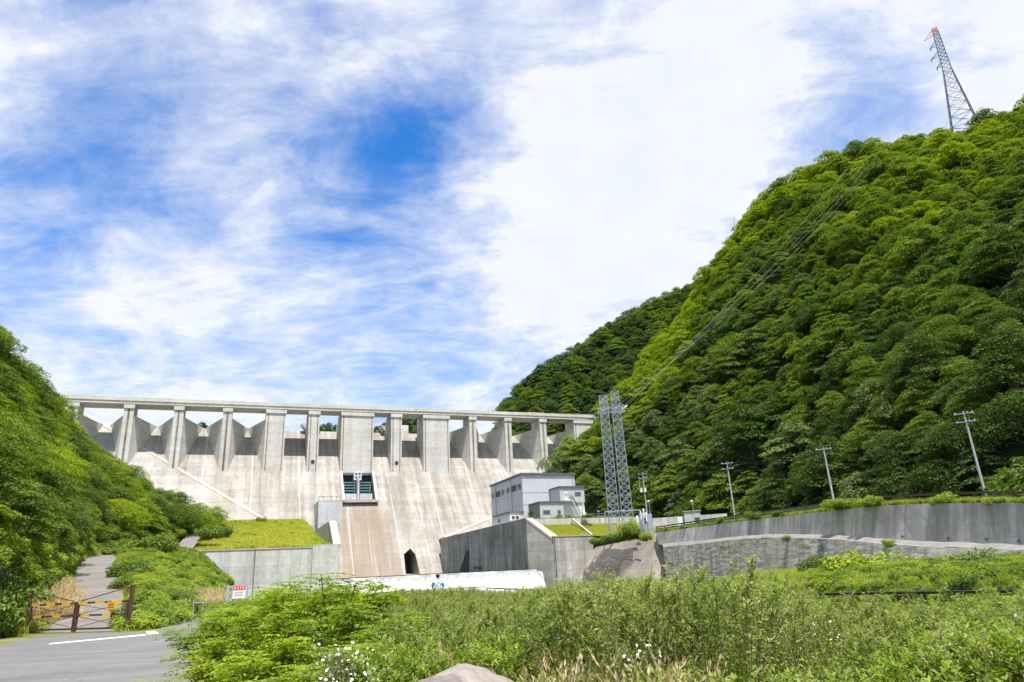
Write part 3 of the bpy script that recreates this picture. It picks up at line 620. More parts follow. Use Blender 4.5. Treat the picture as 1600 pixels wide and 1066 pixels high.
# twisted end section and sloping coping
a=(56.5,-92.3);b=(60.0,-97.0)
q=MB(); q.hexa([(a[0],a[1],-5),(a[0]+1.2,a[1],-5),(b[0]+1.4,b[1],-5),(b[0],b[1],-5)],[(a[0],a[1],TWT),(a[0]+1.2,a[1],TWT),(b[0]+1.4,b[1],8.2),(b[0],b[1],8.2)]); q.build('wall_end',MC['wallF'],tr)
q=MB(); q.hexa([(a[0]-.08,a[1],TWT-.3),(a[0]+1.4,a[1],TWT-.3),(b[0]+1.6,b[1]-.05,7.9),(b[0]-.08,b[1]-.05,7.9)],[(a[0]-.08,a[1],TWT+.12),(a[0]+1.4,a[1],TWT+.12),(b[0]+1.6,b[1]-.05,8.32),(b[0]-.08,b[1]-.05,8.32)]); q.build('coping',MC['coping'],tr)
q=MB(); q.box(56.42,57.8,-92.2,-24,TWT,TWT+.14); q.build('coping',MC['coping'],tr)
fw=dthing('retaining_wall',64,-97.2,-4,'streaked grey concrete front wall below the yellow-green lawn slope','wall')
q=MB(); q.box(60.2,69.2,-97.4,-96.5,-5,8.3); q.build('wall_panel',MC['wallF'],fw); q=MB(); q.box(60.0,69.3,-97.5,-96.3,8.3,8.5); q.build('coping',MC['coping'],fw)
q=MB(); q.box(60.32,60.5,-97.5,-97.38,-4,8.0); q.build('drain_pipe',MC['dsteel'],fw)
lw=dthing('retaining_wall',0,-97,-1,'pale grey concrete wall left of the basin under the grassy terrace and brown guardrail','wall')
lx=hn(527,853,-97.5)
q=MB(); q.box(-9,12.6,-97.3,-96.4,-3,7.75); q.build('wall_panel',MC['wallL'],lw)
q=MB(); q.box(12.6,lx[0]+.2,-97.9,-96.4,-5,8.2); q.build('wall_panel',MC['wallL'],lw)
q=MB(); q.box(-9.1,12.5,-97.4,-96.3,7.75,7.92); q.build('coping',MC['coping'],lw)
q=MB(); q.box(2.9,3.05,-97.38,-97.28,0,7.7); q.build('joint_strip',MC['edge'],lw)
# left basin wall with sloping end
lt_=dthing('training_wall',18,-97,0,'left side wall of the stilling basin with a pale sloping coping beside the terrace','wall')
c_a=hn(525,814,-91);c_b=hn(532,853,-97.6)
q=MB(); q.hexa([(c_b[0]-1.2,-97.6,-5),(c_b[0],-97.6,-5),(c_b[0],-24,-5),(c_b[0]-1.2,-24,-5)],[(c_b[0]-1.2,-97.6,8.2),(c_b[0],-97.6,8.2),(c_b[0]+.1,-24,8.2),(c_b[0]-1.2,-24,8.2)]); q.build('wall_panel',MC['wallL'],lt_)
q=MB(); q.hexa([(c_b[0]-1.3,-97.6,7.5),(c_b[0]+.02,-97.6,7.5),(c_a[0]+.02,-91,7.5),(c_a[0]-1.3,-91,7.5)],[(c_b[0]-1.3,-97.6,8.3),(c_b[0]+.02,-97.6,8.3),(c_a[0]+.02,-91,c_a[2]),(c_a[0]-1.3,-91,c_a[2])]); q.build('coping',MC['coping'],lt_)
q=MB(); q.box(c_a[0]-1.3,c_a[0]+.02,-91,-20,7.5,c_a[2]); q.build('wall_panel',MC['wallL'],lt_)
# sub dam (weir) and falling water
wr=dthing('weir',37,-97,-4,'low weir at the end of the stilling basin with white water pouring over its crest','weir')
q=MB(); q.prism([(c_b[0]-.2,-98.3,-5),(c_b[0]-.2,-96.6,1.6),(c_b[0]-.2,-95.6,2.2),(c_b[0]-.2,-94.4,2.2),(c_b[0]-.2,-94.4,-5)],(56.5-c_b[0]+.4,0,0)); q.build('weir_body',MC['wallD'],wr)

n_s,n_z=260,16; S_=np.linspace(c_b[0]+.1,57.6,n_s); Gw=[]
for j in range(n_z):
    u=j/(n_z-1); row=[]
    for i,s in enumerate(S_):
        e_=.18*math.sin(s*5.1)+.15*math.sin(s*13.7+1)+.1*math.sin(s*31)
        z=2.02-.30*max(0,e_)*0-u**1.25*6.6; n=-96.35-.35*u-3.4*u**.9+e_*(.2+.9*u)*.45
        if s>56.4: z=z-(s-56.4)*.9; n=min(n,-97.3)
        if j==0: z=1.80+.38*e_; n=-96.55-.2*abs(e_)
        row.append(T(s,n,z))
    Gw.append(row)
Gw=np.array(Gw); idx=np.arange(n_s*n_z).reshape(n_z,n_s); f=np.stack([idx[:-1,:-1],idx[:-1,1:],idx[1:,1:],idx[1:,:-1]],-1).reshape(-1,4)
wm=mesh_np('falling_water',Gw.reshape(-1,3),f,[MC['fall']]); wm.polygons.foreach_set('use_smooth',[True]*len(wm.polygons)); o=obj('falling_water',wm); o['kind']='structure'
q=MB(); q.add([T(c_b[0],-94.5,2.32),T(56.5,-94.5,2.32),T(56.5,-27,2.32),T(c_b[0],-27,2.32)],[(0,1,2,3)]); o=q.build('water',MC['pool'],fix=False); o['kind']='structure'
q=MB(); q.add([T(-6,-150,-3.6),T(95,-150,-3.6),T(95,-98,-3.6),T(-6,-98,-3.6)],[(0,1,2,3)]); o=q.build('river',MC['pool'],fix=False); o['kind']='structure'
# revetment
rv=dthing('sloped_revetment',76,-102,-3,'brown sloping concrete revetment with a rounded shoulder under the steel mast','revetment')
top=[TI(hr(*q)) for q in((921,868,150),(931,855,149.5),(975,846,143),(1003,834,139),(1012,829,138),(1024,830,136),(1034,840,134.5),(1037,852,133.5))]
bot=[TI(hr(*q)) for q in((893,925,146),(905,925,145),(955,925,138),(985,925,134),(996,925,132.5),(1015,925,130),(1031,925,129),(1037,925,128.5))]
q=MB(); n=8; bk=[p+np.array([4,9,-.3]) for p in top]; q.add(bot+top+bk,[(i,i+1,i+1+n,i+n) for i in range(n-1)]+[(i+n,i+1+n,i+1+2*n,i+2*n) for i in range(n-1)]+[(0,n,2*n),(n-1,2*n-1,3*n-1)]); q.build('slope',MC['revet'],rv)
# long smooth wall and rough lower wall along the right bank
def ribwall(name,topl,botl,mat,label,th=.6,lean=.5,cop=None,root=None):
    P=cr(rows_px(topl),8); Q=cr(rows_px(botl),8); Q[:,:2]=P[:,:2]*(1-0)-P[:,:2]/np.linalg.norm(P[:,:2],axis=1,keepdims=True)*lean
    base=Q[len(Q)//2]; e=empty(name,base,label,'wall'); n=len(P); dn=P.copy(); dn[:,:2]/=np.linalg.norm(dn[:,:2],axis=1,keepdims=True); dn[:,2]=0
    V=np.concatenate([Q,P,P+dn*th,Q+dn*(th+lean)])-base; fs=[]
    for i in range(n-1): fs+=[(i,i+1,i+1+n,i+n),(i+n,i+1+n,i+1+2*n,i+2*n),(i+2*n,i+1+2*n,i+1+3*n,i+3*n)]
    fs+=[(0,n,2*n,3*n),(n-1,2*n-1,3*n-1,4*n-1)]
    m_=MB(); m_.add(V,fs); m_.build('wall_panel',mat,e)
    return e,P,Q,dn
sw=[(1026,832,133),(1100,822,121.5),(1197,810,107),(1329,795,91),(1420,788,84.5),(1515,786,79),(1600,786,74),(1780,794,65.5),(2000,810,57.5)]
sb=[(1026,851,133),(1100,846,121.5),(1197,841,107),(1329,843,91),(1420,849,84.5),(1515,853,79),(1600,858,74),(1780,872,65.5),(2000,890,57.5)]
sw_e,SP,SQ,sdn=ribwall('long_retaining_wall',sw,sb,MC['smooth'],'long curving smooth grey concrete wall with dark vertical streaks below the roadside guardrail',.5,.7)
q=MB()
for i in (30,36,41,46,51,56): 
    b_=SQ[i]+(SP[i]-SQ[i])*.14 if i<len(SQ) else SQ[-1]; q.tube(b_-sdn[i]*.72-SQ[len(SQ)//2]+sdn[i]*.1,b_-sdn[i]*.5-SQ[len(SQ)//2]+sdn[i]*.5,.09,n=8)
q.build('drain_pipe',MC['void'],sw_e)
rw=[(1036,856,129),(1100,849,117.5),(1189,841,103.5),(1290,842,92),(1400,851,82),(1515,857,74.5),(1600,861,70),(1780,876,62),(2000,896,54)]
rbm=[(1036,905,129),(1100,905,117.5),(1189,905,103.5),(1290,905,92),(1400,905,82),(1515,905,74.5),(1600,905,70),(1780,925,62),(2000,945,54)]
rw_e,RP,RQ,rdn=ribwall('rough_wall',rw,rbm,MC['rough'],'lower rough dark stone wall with a rounded shoulder along the river bank',.4,1.6)
o,_=surface('bench',[RP+rdn*.2+np.array([0,0,.03]),RP+rdn*1.5+np.array([0,0,.5]),cr(rows_px(sb),8)+np.array([0,0,.12])],MC['bench'],1,3,.05,.8,lin=True)
# gravel apron with stone steps, right bank
ap=rows_px([(1000,925,118),(1100,912,108),(1190,900,99),(1300,893,90),(1450,887,76),(1600,885,67),(1800,905,58),(2000,925,50)])
bp=rows_px([(1000,935,95),(1100,925,85),(1190,918,72),(1300,915,62),(1450,912,52),(1600,912,44),(1800,935,38),(2000,960,34)])
o,GS=surface('river_bank',[np.array(ap)+np.array([2,4,-.1]),ap,bp,np.array(bp)+np.array([-2,-6,-3.])],MC['earth'],5,5,.12,.5)
ss=empty('stone_steps',hr(1170,905,84),'low mossy stone steps at the foot of the rough wall','steps')
bl=np.array(hr(1170,905,84))
for k in range(4):
    a=np.array(hr(1085-k*6,901+k*4.5,95-k*5)); b=np.array(hr(1250+k*10,902+k*4.5,86-k*5)); t_=(b-a)[:2]/np.linalg.norm((b-a)[:2]); nr=np.array([t_[1],-t_[0],0]); 
    q=MB(); q.hexa([a-[0,0,.9],b-[0,0,.9],b+nr*1.2-[0,0,.9],a+nr*1.2-[0,0,.9]],[a,b,b+nr*1.2,a+nr*1.2]); q.build('step',MC['bench'],ss,off=bl)
#@@PART3
# ------------------------------------------------------------------ power house
s0=hn(815,740,-79)[0]; zt=hn(815,740,-79)[2]; BB=12.6
ph=dthing('power_house',s0,-79,BB,'large pale lavender-grey hall building with a band of windows near its roof','building')
s1=hn(897,740,-79)[0]; nb=-56.9
q=MB(); q.box(s0,s1,-79,nb,BB,zt-.25); q.build('wall',MC['siding'],ph)
q=MB(); q.box(s0-.35,s1+.3,-79.35,nb+.3,zt-.25,zt+.12); q.build('roof',MC['roof'],ph)
def wall_win(xa,xb,kind,z0=20.35,z1=21.75):
    a=hs(xa,765,s0)[1]; b=hs(xb,765,s0)[1]; a,b=min(a,b),max(a,b)
    f=MB()
    for (u0,u1,v0,v1) in((a,b,z0,z0+.1),(a,b,z1-.1,z1),(a,a+.1,z0+.1,z1-.1),(b-.1,b,z0+.1,z1-.1),((a+b)/2-.05,(a+b)/2+.05,z0+.1,z1-.1)): f.box(s0-.08,s0+.02,u0,u1,v0,v1)
    if kind=='louver':
        for k in range(7): f.box(s0-.06,s0+.02,a+.1,b-.1,z0+.18+k*.17,z0+.24+k*.17)
    w_=f.build('louver' if kind=='louver' else 'window',MC['roof'] if kind=='louver' else MC['steel'],ph)
    g=MB(); g.box(s0-.03,s0+.01,a+.1,b-.1,z0+.1,z1-.1); g.build('pane',MC['louver'] if kind=='louver' else MC['glass'],w_)
for a,b,k in((767.8,771.8,'w'),(774,781.4,'louver'),(783.2,788,'w'),(791.6,796.4,'w'),(798.8,807.2,'louver'),(809.2,814.4,'w')): wall_win(a,b,k)
for xx,yy in((s0-.12,-60.5),(s0-.12,-72.)):
    q=MB(); q.tube((xx,yy,BB),(xx,yy,zt-.3),.08); q.build('downpipe',MC['steel'],ph)
q=MB(); q.tube((s1-.6,-79.12,BB),(s1-.6,-79.12,zt-.3),.08); q.build('downpipe',MC['steel'],ph)
for zz in(16.6,19.4):
    q=MB(); q.box(s0-.035,s1+.02,-79.035,-79.0,zz,zz+.07); q.box(s0-.035,s0-.001,-79.0,nb,zz,zz+.07); q.build('panel_trim',MC['steel'],ph)
# low annex against the left face
n3=hs(818,799,s0-.05)[1]; s3=hn(797,800,n3)[0]; n4=hs(771,807,s3)[1]; z3=hn(797,800,n3)[2]
lxn=dthing('annex_building',s3,n3,BB,'low lavender-grey lean-to below the window band of the large hall','building')
q=MB(); q.box(s3,s0-.01,n3,n4,BB,z3-.15); q.build('wall',MC['siding'],lxn); q=MB(); q.box(s3-.25,s0-.01,n3-.25,n4+.2,z3-.15,z3+.1); q.build('roof',MC['roof'],lxn)
a=hs(778,814,s3)[1];b=hs(781.5,814,s3)[1]; q=MB(); q.box(s3-.04,s3+.02,min(a,b),max(a,b),13.3,14.1); q.build('window',MC['glass'],lxn)
# AC unit next to it
for i,(px,w) in enumerate(((797,1.5),(805,1.1))):
    p=hn(px,809,n3-1.2); e=dthing('air_conditioner',p[0],p[1],p[2]-.6,('larger white' if i==0 else 'smaller white')+' air conditioning unit in front of the lean-to behind the basin wall','air conditioner')
    q=MB(); q.box(p[0],p[0]+w,p[1],p[1]+.7,p[2]-.6,p[2]+.55); q.build('casing',MC['white'],e)
    q=MB(); q.tube((p[0]+w/2,p[1]-.05,p[2]),(p[0]+w/2,p[1]-.01,p[2]),.4,n=12); q.build('fan',MC['louver'],e)
# lower front annex and upper annex
s5=hn(827,787,-79.02)[0]; n5=hs(843,784,s5)[1]; z5=hn(843,784,n5)[2]; e5=hn(880,784,n5)[0]
an=dthing('annex_building',s5,n5,BB,'low pale grey annex with a dark side wall in front of the large hall','building')
q=MB(); q.box(s5,e5,n5,-79.02,BB,z5-.2); q.build('wall',MC['siding2'],an); q=MB(); q.box(s5-.06,s5-.005,n5+.02,-79.1,BB,z5-.21); q.build('side_sheet',plain('dark_grey_side',(.17,.175,.18),.6),an)  # thin sheet makes the side face darker grey than the front
q=MB(); q.box(s5-.25,e5+.1,n5-.25,-79.03,z5-.2,z5+.06); q.build('roof',MC['roof'],an)
for xa,xb,ya,yb in((848,860,797,804),(870.5,876.5,797,804)):
    a=hn(xa,ya,n5);b=hn(xb,yb,n5); f=MB(); f.box(a[0],b[0],n5-.06,n5+.02,b[2],a[2]); w_=f.build('window',MC['steel'],an); g=MB(); g.box(a[0]+.1,b[0]-.1,n5-.09,n5-.061,b[2]+.1,a[2]-.1); g.build('pane',MC['glass'],w_)
s6=hn(859,764,-79.02)[0]; n6=hs(874,760.5,s6)[1]; z6=hn(874,760.5,n6)[2]; e6=hn(912,760,n6)[0]; zf=hn(900,785,n6)[2]
ua=dthing('annex_building',s6,n6,BB,'two-storey pale grey annex with a small upper door and an outside staircase','building')
q=MB(); q.box(s6,e6,n6,-79.03,zf,z6-.2); q.build('upper_wall',MC['siding2'],ua); q=MB(); q.box(max(s6,e5-.4),e6-.05,n6+.3,-79.04,BB,zf-.02); q.build('lower_wall',MC['white'],ua)
q=MB(); q.box(s6-.25,e6+.2,n6-.25,-79.02,z6-.2,z6+.1); q.build('roof',MC['roof'],ua)
a=hn(897.5,768.5,n6);b=hn(908,775,n6); f=MB(); f.box(a[0],b[0],n6-.06,n6+.02,b[2],a[2]); w_=f.build('window',MC['steel'],ua); g=MB(); g.box(a[0]+.1,b[0]-.1,n6-.09,n6-.061,b[2]+.1,a[2]-.1); g.build('pane',MC['glass'],w_)
a=hn(881.5,768.5,n6);b=hn(887,781.5,n6); f=MB(); f.box(a[0],b[0],n6-.08,n6+.02,b[2],a[2]); d_=f.build('door',MC['white'],ua); g=MB(); g.box(a[0]+.25,b[0]-.25,n6-.11,n6-.081,a[2]-1.1,a[2]-.4); g.build('pane',MC['glass'],d_)
stt=MB(); stt.box(a[0]-.4,b[0]+.6,n6-1.3,n6-.1,b[2]-.25,b[2]-.05)
P0=np.array([b[0]+.6,n6-.7,b[2]-.1]); P1=hn(906,806,n6-.7); P1=np.array([P1[0],n6-.7,BB+.6])
for dn_ in(-.6,.5): stt.hexa([P0+[0,dn_,-.3],P1+[0,dn_,-.3],P1+[0,dn_+.08,-.3],P0+[0,dn_+.08,-.3]],[P0+[0,dn_,.05],P1+[0,dn_,.05],P1+[0,dn_+.08,.05],P0+[0,dn_+.08,.05]])
for k in range(18):
    c=P0+(P1-P0)*(k+.5)/18; stt.box(c[0]-.14,c[0]+.14,c[1]-.5,c[1]+.5,c[2]-.12,c[2]-.07)
st_=stt.build('staircase',MC['white'],ua); r=MB()
for dn_ in(-.6,.55):
    for h in(.55,1.05): r.tube(P0+[0,dn_,h],P1+[0,dn_,h],.05)
    for k in range(7): c=P0+(P1-P0)*k/6; r.tube(c+[0,dn_,0],c+[0,dn_,1.05],.04)
for h in(.5,1.0): r.path([np.array([a[0]-.4,n6-1.25,b[2]+h]),np.array([b[0]+.6,n6-1.25,b[2]+h])],.05)
r.build('railing',MC['dsteel'],st_)
q=MB(); q.tube((e6-.7,n6-.15,BB),(e6-.7,n6-.15,zf),.1); q.box(e6-1.2,e6-.4,n6-.9,n6-.2,BB,BB+1.6); q.build('pipe_box',MC['white'],ua)
# low wall and lawn kerb wall
lo=dthing('low_retaining_wall',75,-88,11.1,'low pale concrete wall between the yellow-green lawn slope and the power house platform','wall')
q=MB(); q.box(58.6,88,-88.15,-87.5,10.8,12.62); q.build('wall_panel',MC['wallL'],lo)
pi=dthing('drain_channel',70,-92,10,'thin pale concrete channel running diagonally down the lawn slope','drain')
q=MB(); a=hn(894,811,-88.4);b=hn(924,835,-96.4); a=np.array(a);b=np.array(b); q.hexa([a+[-.2,0,-.2],b+[-.2,0,-.2],b+[.2,0,-.2],a+[.2,0,-.2]],[a+[-.2,0,.15],b+[-.2,0,.15],b+[.2,0,.15],a+[.2,0,.15]]); q.build('channel',MC['coping'],pi)
def post_rail(name,pts,h,label,cat,mat,mp,rails=(.5,1.0),every=2.0,r=.04,rp=.05,offz=0.,box=None):
    """fence along world points"""
    pts=[np.array(p,float)+[0,0,offz] for p in pts]; e=empty(name,pts[0],label,cat); o0=pts[0]; f=MB(); po=MB(); cnt=0
    for a,b in zip(pts[:-1],pts[1:]):
        for k in rails:
            if box: 
                d=(b-a)/np.linalg.norm(b-a); n=np.cross(d,[0,0,1.])*.04; z=np.array([0,0,box/2]); c=np.array([0,0,k*h])
                f.hexa([a-n-z+c-o0,b-n-z+c-o0,b+n-z+c-o0,a+n-z+c-o0],[a-n+z+c-o0,b-n+z+c-o0,b+n+z+c-o0,a+n+z+c-o0])
            else: f.tube(a+[0,0,k*h]-o0,b+[0,0,k*h]-o0,r)
    f.build('rail',mat,e); L=0; tot=sum(np.linalg.norm(b-a) for a,b in zip(pts[:-1],pts[1:])); n=max(2,int(tot/every)+1); cum=[0]
    for a,b in zip(pts[:-1],pts[1:]): cum.append(cum[-1]+np.linalg.norm(b-a))
    P=np.array(pts); me=None
    for i in range(n):
        d=tot*i/(n-1); p=np.array([np.interp(d,cum,P[:,k]) for k in range(3)])-o0
        if me is None: pm=MB(); pm.tube((0,0,-.2),(0,0,h),rp); ob=pm.build('post',mp,e); me=ob.data
        else: ob=obj('post',me,e)
        ob.location=tuple(p)
        if i>=99: break
    return e
post_rail('fence',[T(78.5,-86.5,12.55),T(84,-86.5,12.55),T(91,-86.5,12.5)],1.3,'grey steel railing on the platform edge right of the staircase annex','fence',MC['dsteel'],MC['dsteel'],(.2,.45,.7,1.),1.6,.035,.05)
post_rail('fence',[T(62.5,-87.2,12.6),T(78.4,-87.2,12.6)],1.0,'thin steel railing in front of the low annex above the lawn slope','fence',MC['steel'],MC['steel'],(.5,1.),2.,.025,.035)
# guardrails
gl=[hr(266,856,140),hr(285,855.5,138),hr(380,855.5,136),hr(468,854,135)]
post_rail('guardrail',[np.array(p)-[0,0,.85] for p in gl],.85,'brown guardrail on top of the pale wall at the grassy terrace left of the basin','guardrail',MC['brownrail'],MC['brownrail'],(.55,.95),2.6,.08,.07,box=.22)
gr_=SP+sdn*1.0
post_rail('guardrail',[gr_[i]+[0,0,.0] for i in range(0,len(gr_),3)],1.0,'long brown guardrail following the curving road above the streaked concrete wall','guardrail',MC['brownrail'],MC['brownrail'],(.6,.97),2.6,.08,.07,box=.2)
# far low walls, shed, cabinets on the right terrace
def dbox_thing(name,label,cat,px0,px1,pyt,pyb,r,depth,mat,roof=None,part='wall'):
    a=hr(px0,pyb,r);b=hr(px1,pyb,r);zt_=hr((px0+px1)/2,pyt,r)[2]; e=empty(name,a,label,cat); a=np.array(a);b=np.array(b); b[2]=a[2]
    u=(b-a)/np.linalg.norm(b-a); nr=np.array([-u[1],u[0],0])*depth; h=np.array([0,0,zt_-a[2]]); m_=MB(); z=a*0; m_.hexa([z-[0,0,.5],b-a-[0,0,.5],b-a+nr-[0,0,.5],nr-[0,0,.5]],[z+h,b-a+h,b-a+nr+h,nr+h]); m_.build(part,mat,e)
    return e,u,nr,h,b-a
dbox_thing('low_retaining_wall','pale grey concrete wall behind the gate cabinets left of the small shed','wall',1022,1140,806,832,152,.6,MC['wallL'],part='wall_panel')
e,u,nr,h,w=dbox_thing('shed','small flat-roofed concrete shed beside the road left of the utility poles','shed',1071,1097,799,822,148,3.5,MC['wallL'])
m_=MB(); m_.hexa([-u*.2-nr*.04+h,w+u*.2-nr*.04+h,w+u*.2+nr*1.05+h,-u*.2+nr*1.05+h],[-u*.2-nr*.04+h*1.06,w+u*.2-nr*.04+h*1.06,w+u*.2+nr*1.05+h*1.06,-u*.2+nr*1.05+h*1.06]); m_.build('roof',MC['coping'],e)
m_=MB(); a=w*.62;b=w*.92; m_.hexa([a-nr*.02,b-nr*.02,b+nr*.01,a+nr*.01],[a-nr*.02+h*.55,b-nr*.02+h*.55,b+nr*.01+h*.55,a+nr*.01+h*.55]); m_.build('shutter',MC['louver'],e)
for px,py,w_,hh,lb in((1063,819,1.0,1.3,'white switch box standing in front of the small shed'),(1017,828,1.0,3.0,'tall grey steel cabinet at the foot of the lamp pole'),(1005,828,.8,3.2,'narrow grey steel cabinet beside the surge arresters')):
    p=hr(px,py,138); e=empty('electric_cabinet',p,lb,'cabinet'); m_=MB(); m_.box(-w_/2,w_/2,0,.7,-.5,hh); m_.build('casing',MC['white'] if hh<2 else MC['steel'],e); m_=MB(); m_.box(-w_/2+.08,w_/2-.08,-.04,-.002,.1,hh-.1); m_.build('door',MC['bluegrey'] if hh>2 else MC['white'],e)
for k,(px,py) in enumerate(((1003,800),(1008,797),(1012,803),(998,808))):
    p=np.array(hr(px,py+26,137)); e=empty('surge_arrester',p,'white ribbed high-voltage bushing in the small switchyard by the steel mast','insulator','bushings in the switchyard'); m_=MB(); m_.tube((0,0,-.5),(0,0,1.7),.09); m_.build('stand',MC['steel'],e); m_=MB()
    for j in range(7): m_.tube((0,0,1.7+j*.24),(0,0,1.86+j*.24),.20,.10,8)
    m_.build('bushing',MC['insul'],e)
# switchyard gantry frame behind the bushes
g_=np.array(hr(975,838,134)); e=empty('switchyard_frame',g_,'thin grey steel portal frame below the lattice masts','frame'); m_=MB()
for x_ in(-3.2,0,3.4): m_.tube((x_,0,-1),(x_,0,4.6),.09)
m_.tube((-3.2,0,4.6),(3.4,0,4.6),.09); m_.build('frame',MC['steel'],e)

# ------------------------------------------------------------------ lattice masts
def lattice(mb,base,top,wb,wt,nb,r=.045,rl=.075,ax=(1,0,0),ay=(0,1,0)):
    base=np.array(base,float);top=np.array(top,float);ax=np.array(ax,float);ay=np.array(ay,float)
    def c(u,i):
        w=(wb+(wt-wb)*u)/2; sx,sy=((-1,-1),(1,-1),(1,1),(-1,1))[i%4]; return base+(top-base)*u+ax*sx*w+ay*sy*w
    for i in range(4): mb.tube(c(0,i),c(1,i),rl,rl,4)
    for k in range(nb):
        u0,u1=k/nb,(k+1)/nb
        for i in range(4):
            mb.tube(c(u0,i),c(u1,i+1),r,r,3,False); mb.tube(c(u0,i+1),c(u1,i),r,r,3,False); mb.tube(c(u1,i),c(u1,i+1),r,r,3,False)
rt_=137.; tb=np.array(hr(972,828,rt_)); tz=hr(966,612,rt_)[2]
tw_=empty('lattice_tower',tb,'tall galvanised twin lattice mast joined by a crossarm beside the grey building','pylon')
u=np.array([tb[1],-tb[0],0]);u/=np.linalg.norm(u);v=np.array([-u[1],u[0],0]); H=tz-tb[2]
def off(P): return np.array(P)-tb
L0=-1.3*u;R0=1.3*u; H1=H*.975
for nm,b0,t0,hh in(('mast',L0,-1.25*u,H1),('mast',R0,1.15*u,H)):
    m_=MB(); lattice(m_,b0+[0,0,-1],t0+np.array([0,0,hh]),2.15,1.5,19,.045,.08,u,v); m_.build(nm,MC['steel'],tw_)
m_=MB(); zc=H*.845
for dz in(0,1.0): 
    for dv in(-.6,.6): m_.tube(-2.6*u+v*dv+[0,0,zc+dz*.9],2.9*u+v*dv+[0,0,zc+dz],.10,.10,4)
for k in range(8):
    a=-2.6+k*5.5/8; m_.tube(a*u-.6*v+[0,0,zc],(a+.69)*u-.6*v+[0,0,zc+1],.045,.045,3); m_.tube((a+.69)*u+.6*v+[0,0,zc],a*u+.6*v+[0,0,zc+1],.045,.045,3)
m_.build('crossarm',MC['steel'],tw_)
m_=MB()
for k,s_ in enumerate((-1.6,.3,2.3)):
    a=s_*u+.5*v+[0,0,zc+.6]; b=a+np.array([1.9,1.9,1.4])*.75; m_.tube(a,b,.16,.10,6)
m_.build('insulator',MC['insul'],tw_)
# hilltop pylon
pr=385.; pb=np.array(hr(1517,228,pr)); pt=np.array(hr(1471,40,pr)); ptz=pt[2]-pb[2]
py_=empty('transmission_pylon',pb,'slender dark lattice transmission pylon with an orange tip on the hill top','pylon')
u=np.array([pb[1],-pb[0],0]);u/=np.linalg.norm(u);v=np.array([-u[1],u[0],0])
hw=ptz*.62; m_=MB(); lattice(m_,(0,0,-8),(0,0,hw),15.5,4.0,9,.13,.24,u,v); m_.build('lower_body',MC['pylon'],py_)
m_=MB(); lattice(m_,(0,0,hw),(0,0,ptz*.95),4.0,2.6,10,.12,.20,u,v); m_.build('upper_body',MC['pylon'],py_)
m_=MB(); lattice(m_,(0,0,ptz*.95),(0,0,ptz),2.6,2.0,2,.15,.22,u,v)
m_.tube(-1*u+[0,0,ptz],-6.3*u+[0,0,ptz*.935],.18,.12,4); m_.tube(-1.3*u+[0,0,ptz*.95],-6.3*u+[0,0,ptz*.935],.16,.1,4); m_.tube(-1*u+[0,0,ptz],-3*u+[0,0,ptz*.945],.12,.1,4); m_.build('tip',MC['orange'],py_)
for zf_,ln in((.855,4.6),(.765,5.6),(.68,4.2)):
    m_=MB(); z=ptz*zf_
    for dv in(-1,1): m_.tube(-1.4*u+dv*v+[0,0,z+2.8],-ln*u+[0,0,z],.14,.1,4); m_.tube(-1.6*u+dv*v+[0,0,z+.2],-ln*u+[0,0,z],.14,.1,4)
    ar=m_.build('arm',MC['pylon'],py_); m_=MB(); m_.tube(-ln*u+[0,0,z],-ln*u+[.3,0,z-1.6],.22,.22,6); m_.build('insulator',MC['dsteel'],ar)
def wire(name,a,b,sag,r,mat,label,group,n=14):
    a=np.array(a,float);b=np.array(b,float); pts=[a+(b-a)*i/n-np.array([0,0,sag*4*(i/n)*(1-i/n)]) for i in range(n+1)]
    m_=MB(); m_.path([p-a for p in pts],r,4); o=m_.build(name,mat); o.location=tuple(a); return tag(o,label,'cable',group)
for k,(s_,zf_) in enumerate(((2.3,.855),(1.6,.765),(.3,.68),(-1.6,.765))):
    uu=np.array([tb[1],-tb[0],0]);uu/=np.linalg.norm(uu)
    wire('power_line',tb+s_*uu+np.array([1.4,1.4,zc+1.6]),pb-5*u+np.array([k*1.5-2,0,ptz*zf_-1.6]),8+k*1.2,.018,MC['cable'],'thin power line from the twin mast up to the hilltop pylon','power lines up the hill')

# ------------------------------------------------------------------ utility poles
def upole(px,py,r,ptop,label,arms=2,transf=False,hid=0.):
    b=np.array(hr(px,py,r)); zt_=hr(*ptop,r)[2]; e=empty('utility_pole',b,label,'utility pole'); h=zt_-b[2]
    m_=MB(); m_.tube((0,0,-1-hid),(0,0,h),.155,.095,10); m_.build('pole',MC['pole'],e,smooth=False)
    u=np.array([b[1],-b[0],0]);u/=np.linalg.norm(u)
    for k in range(arms):
        z=h-.25-.95*k; m_=MB(); m_.box(-1.0,1.0,-.16,-.06,z-.05,z+.05)
        V=[(p[0]*u[0]-p[1]*u[1],p[0]*u[1]+p[1]*u[0],p[2]) for p in m_.v]; m_.v=V; c=m_.build('crossarm',MC['steel'],e); i_=MB()
        for x_ in(-.85,.35,.85): i_.tube(u*x_+[0,0,z+.05],u*x_+[0,0,z+.22],.045,.04,6)
        i_.build('insulator',MC['insul'],c)
    if transf:
        for x_ in(-.75,.15): m_=MB(); m_.tube(u*x_-[0,0,3.5-h],u*x_-[0,0,4.4-h],.3,.3,10); m_.build('transformer',MC['white'],e)
        m_=MB(); m_.tube(-u*1.0+[0,0,h-4.4],u*.5+[0,0,h-4.4],.06); m_.tube(-u*1.+[0,0,h-4.4],-u*1.+[0,0,h-.3],.05); m_.build('bracket',MC['steel'],e)
    return b+[0,0,h]
pA=upole(1540,774,93,(1506,643),'nearest and tallest concrete utility pole, two crossarms, at the right end of the guardrail')
pB=upole(1303,784,103,(1290,699),'utility pole with one crossarm behind the round roadside bush',1)
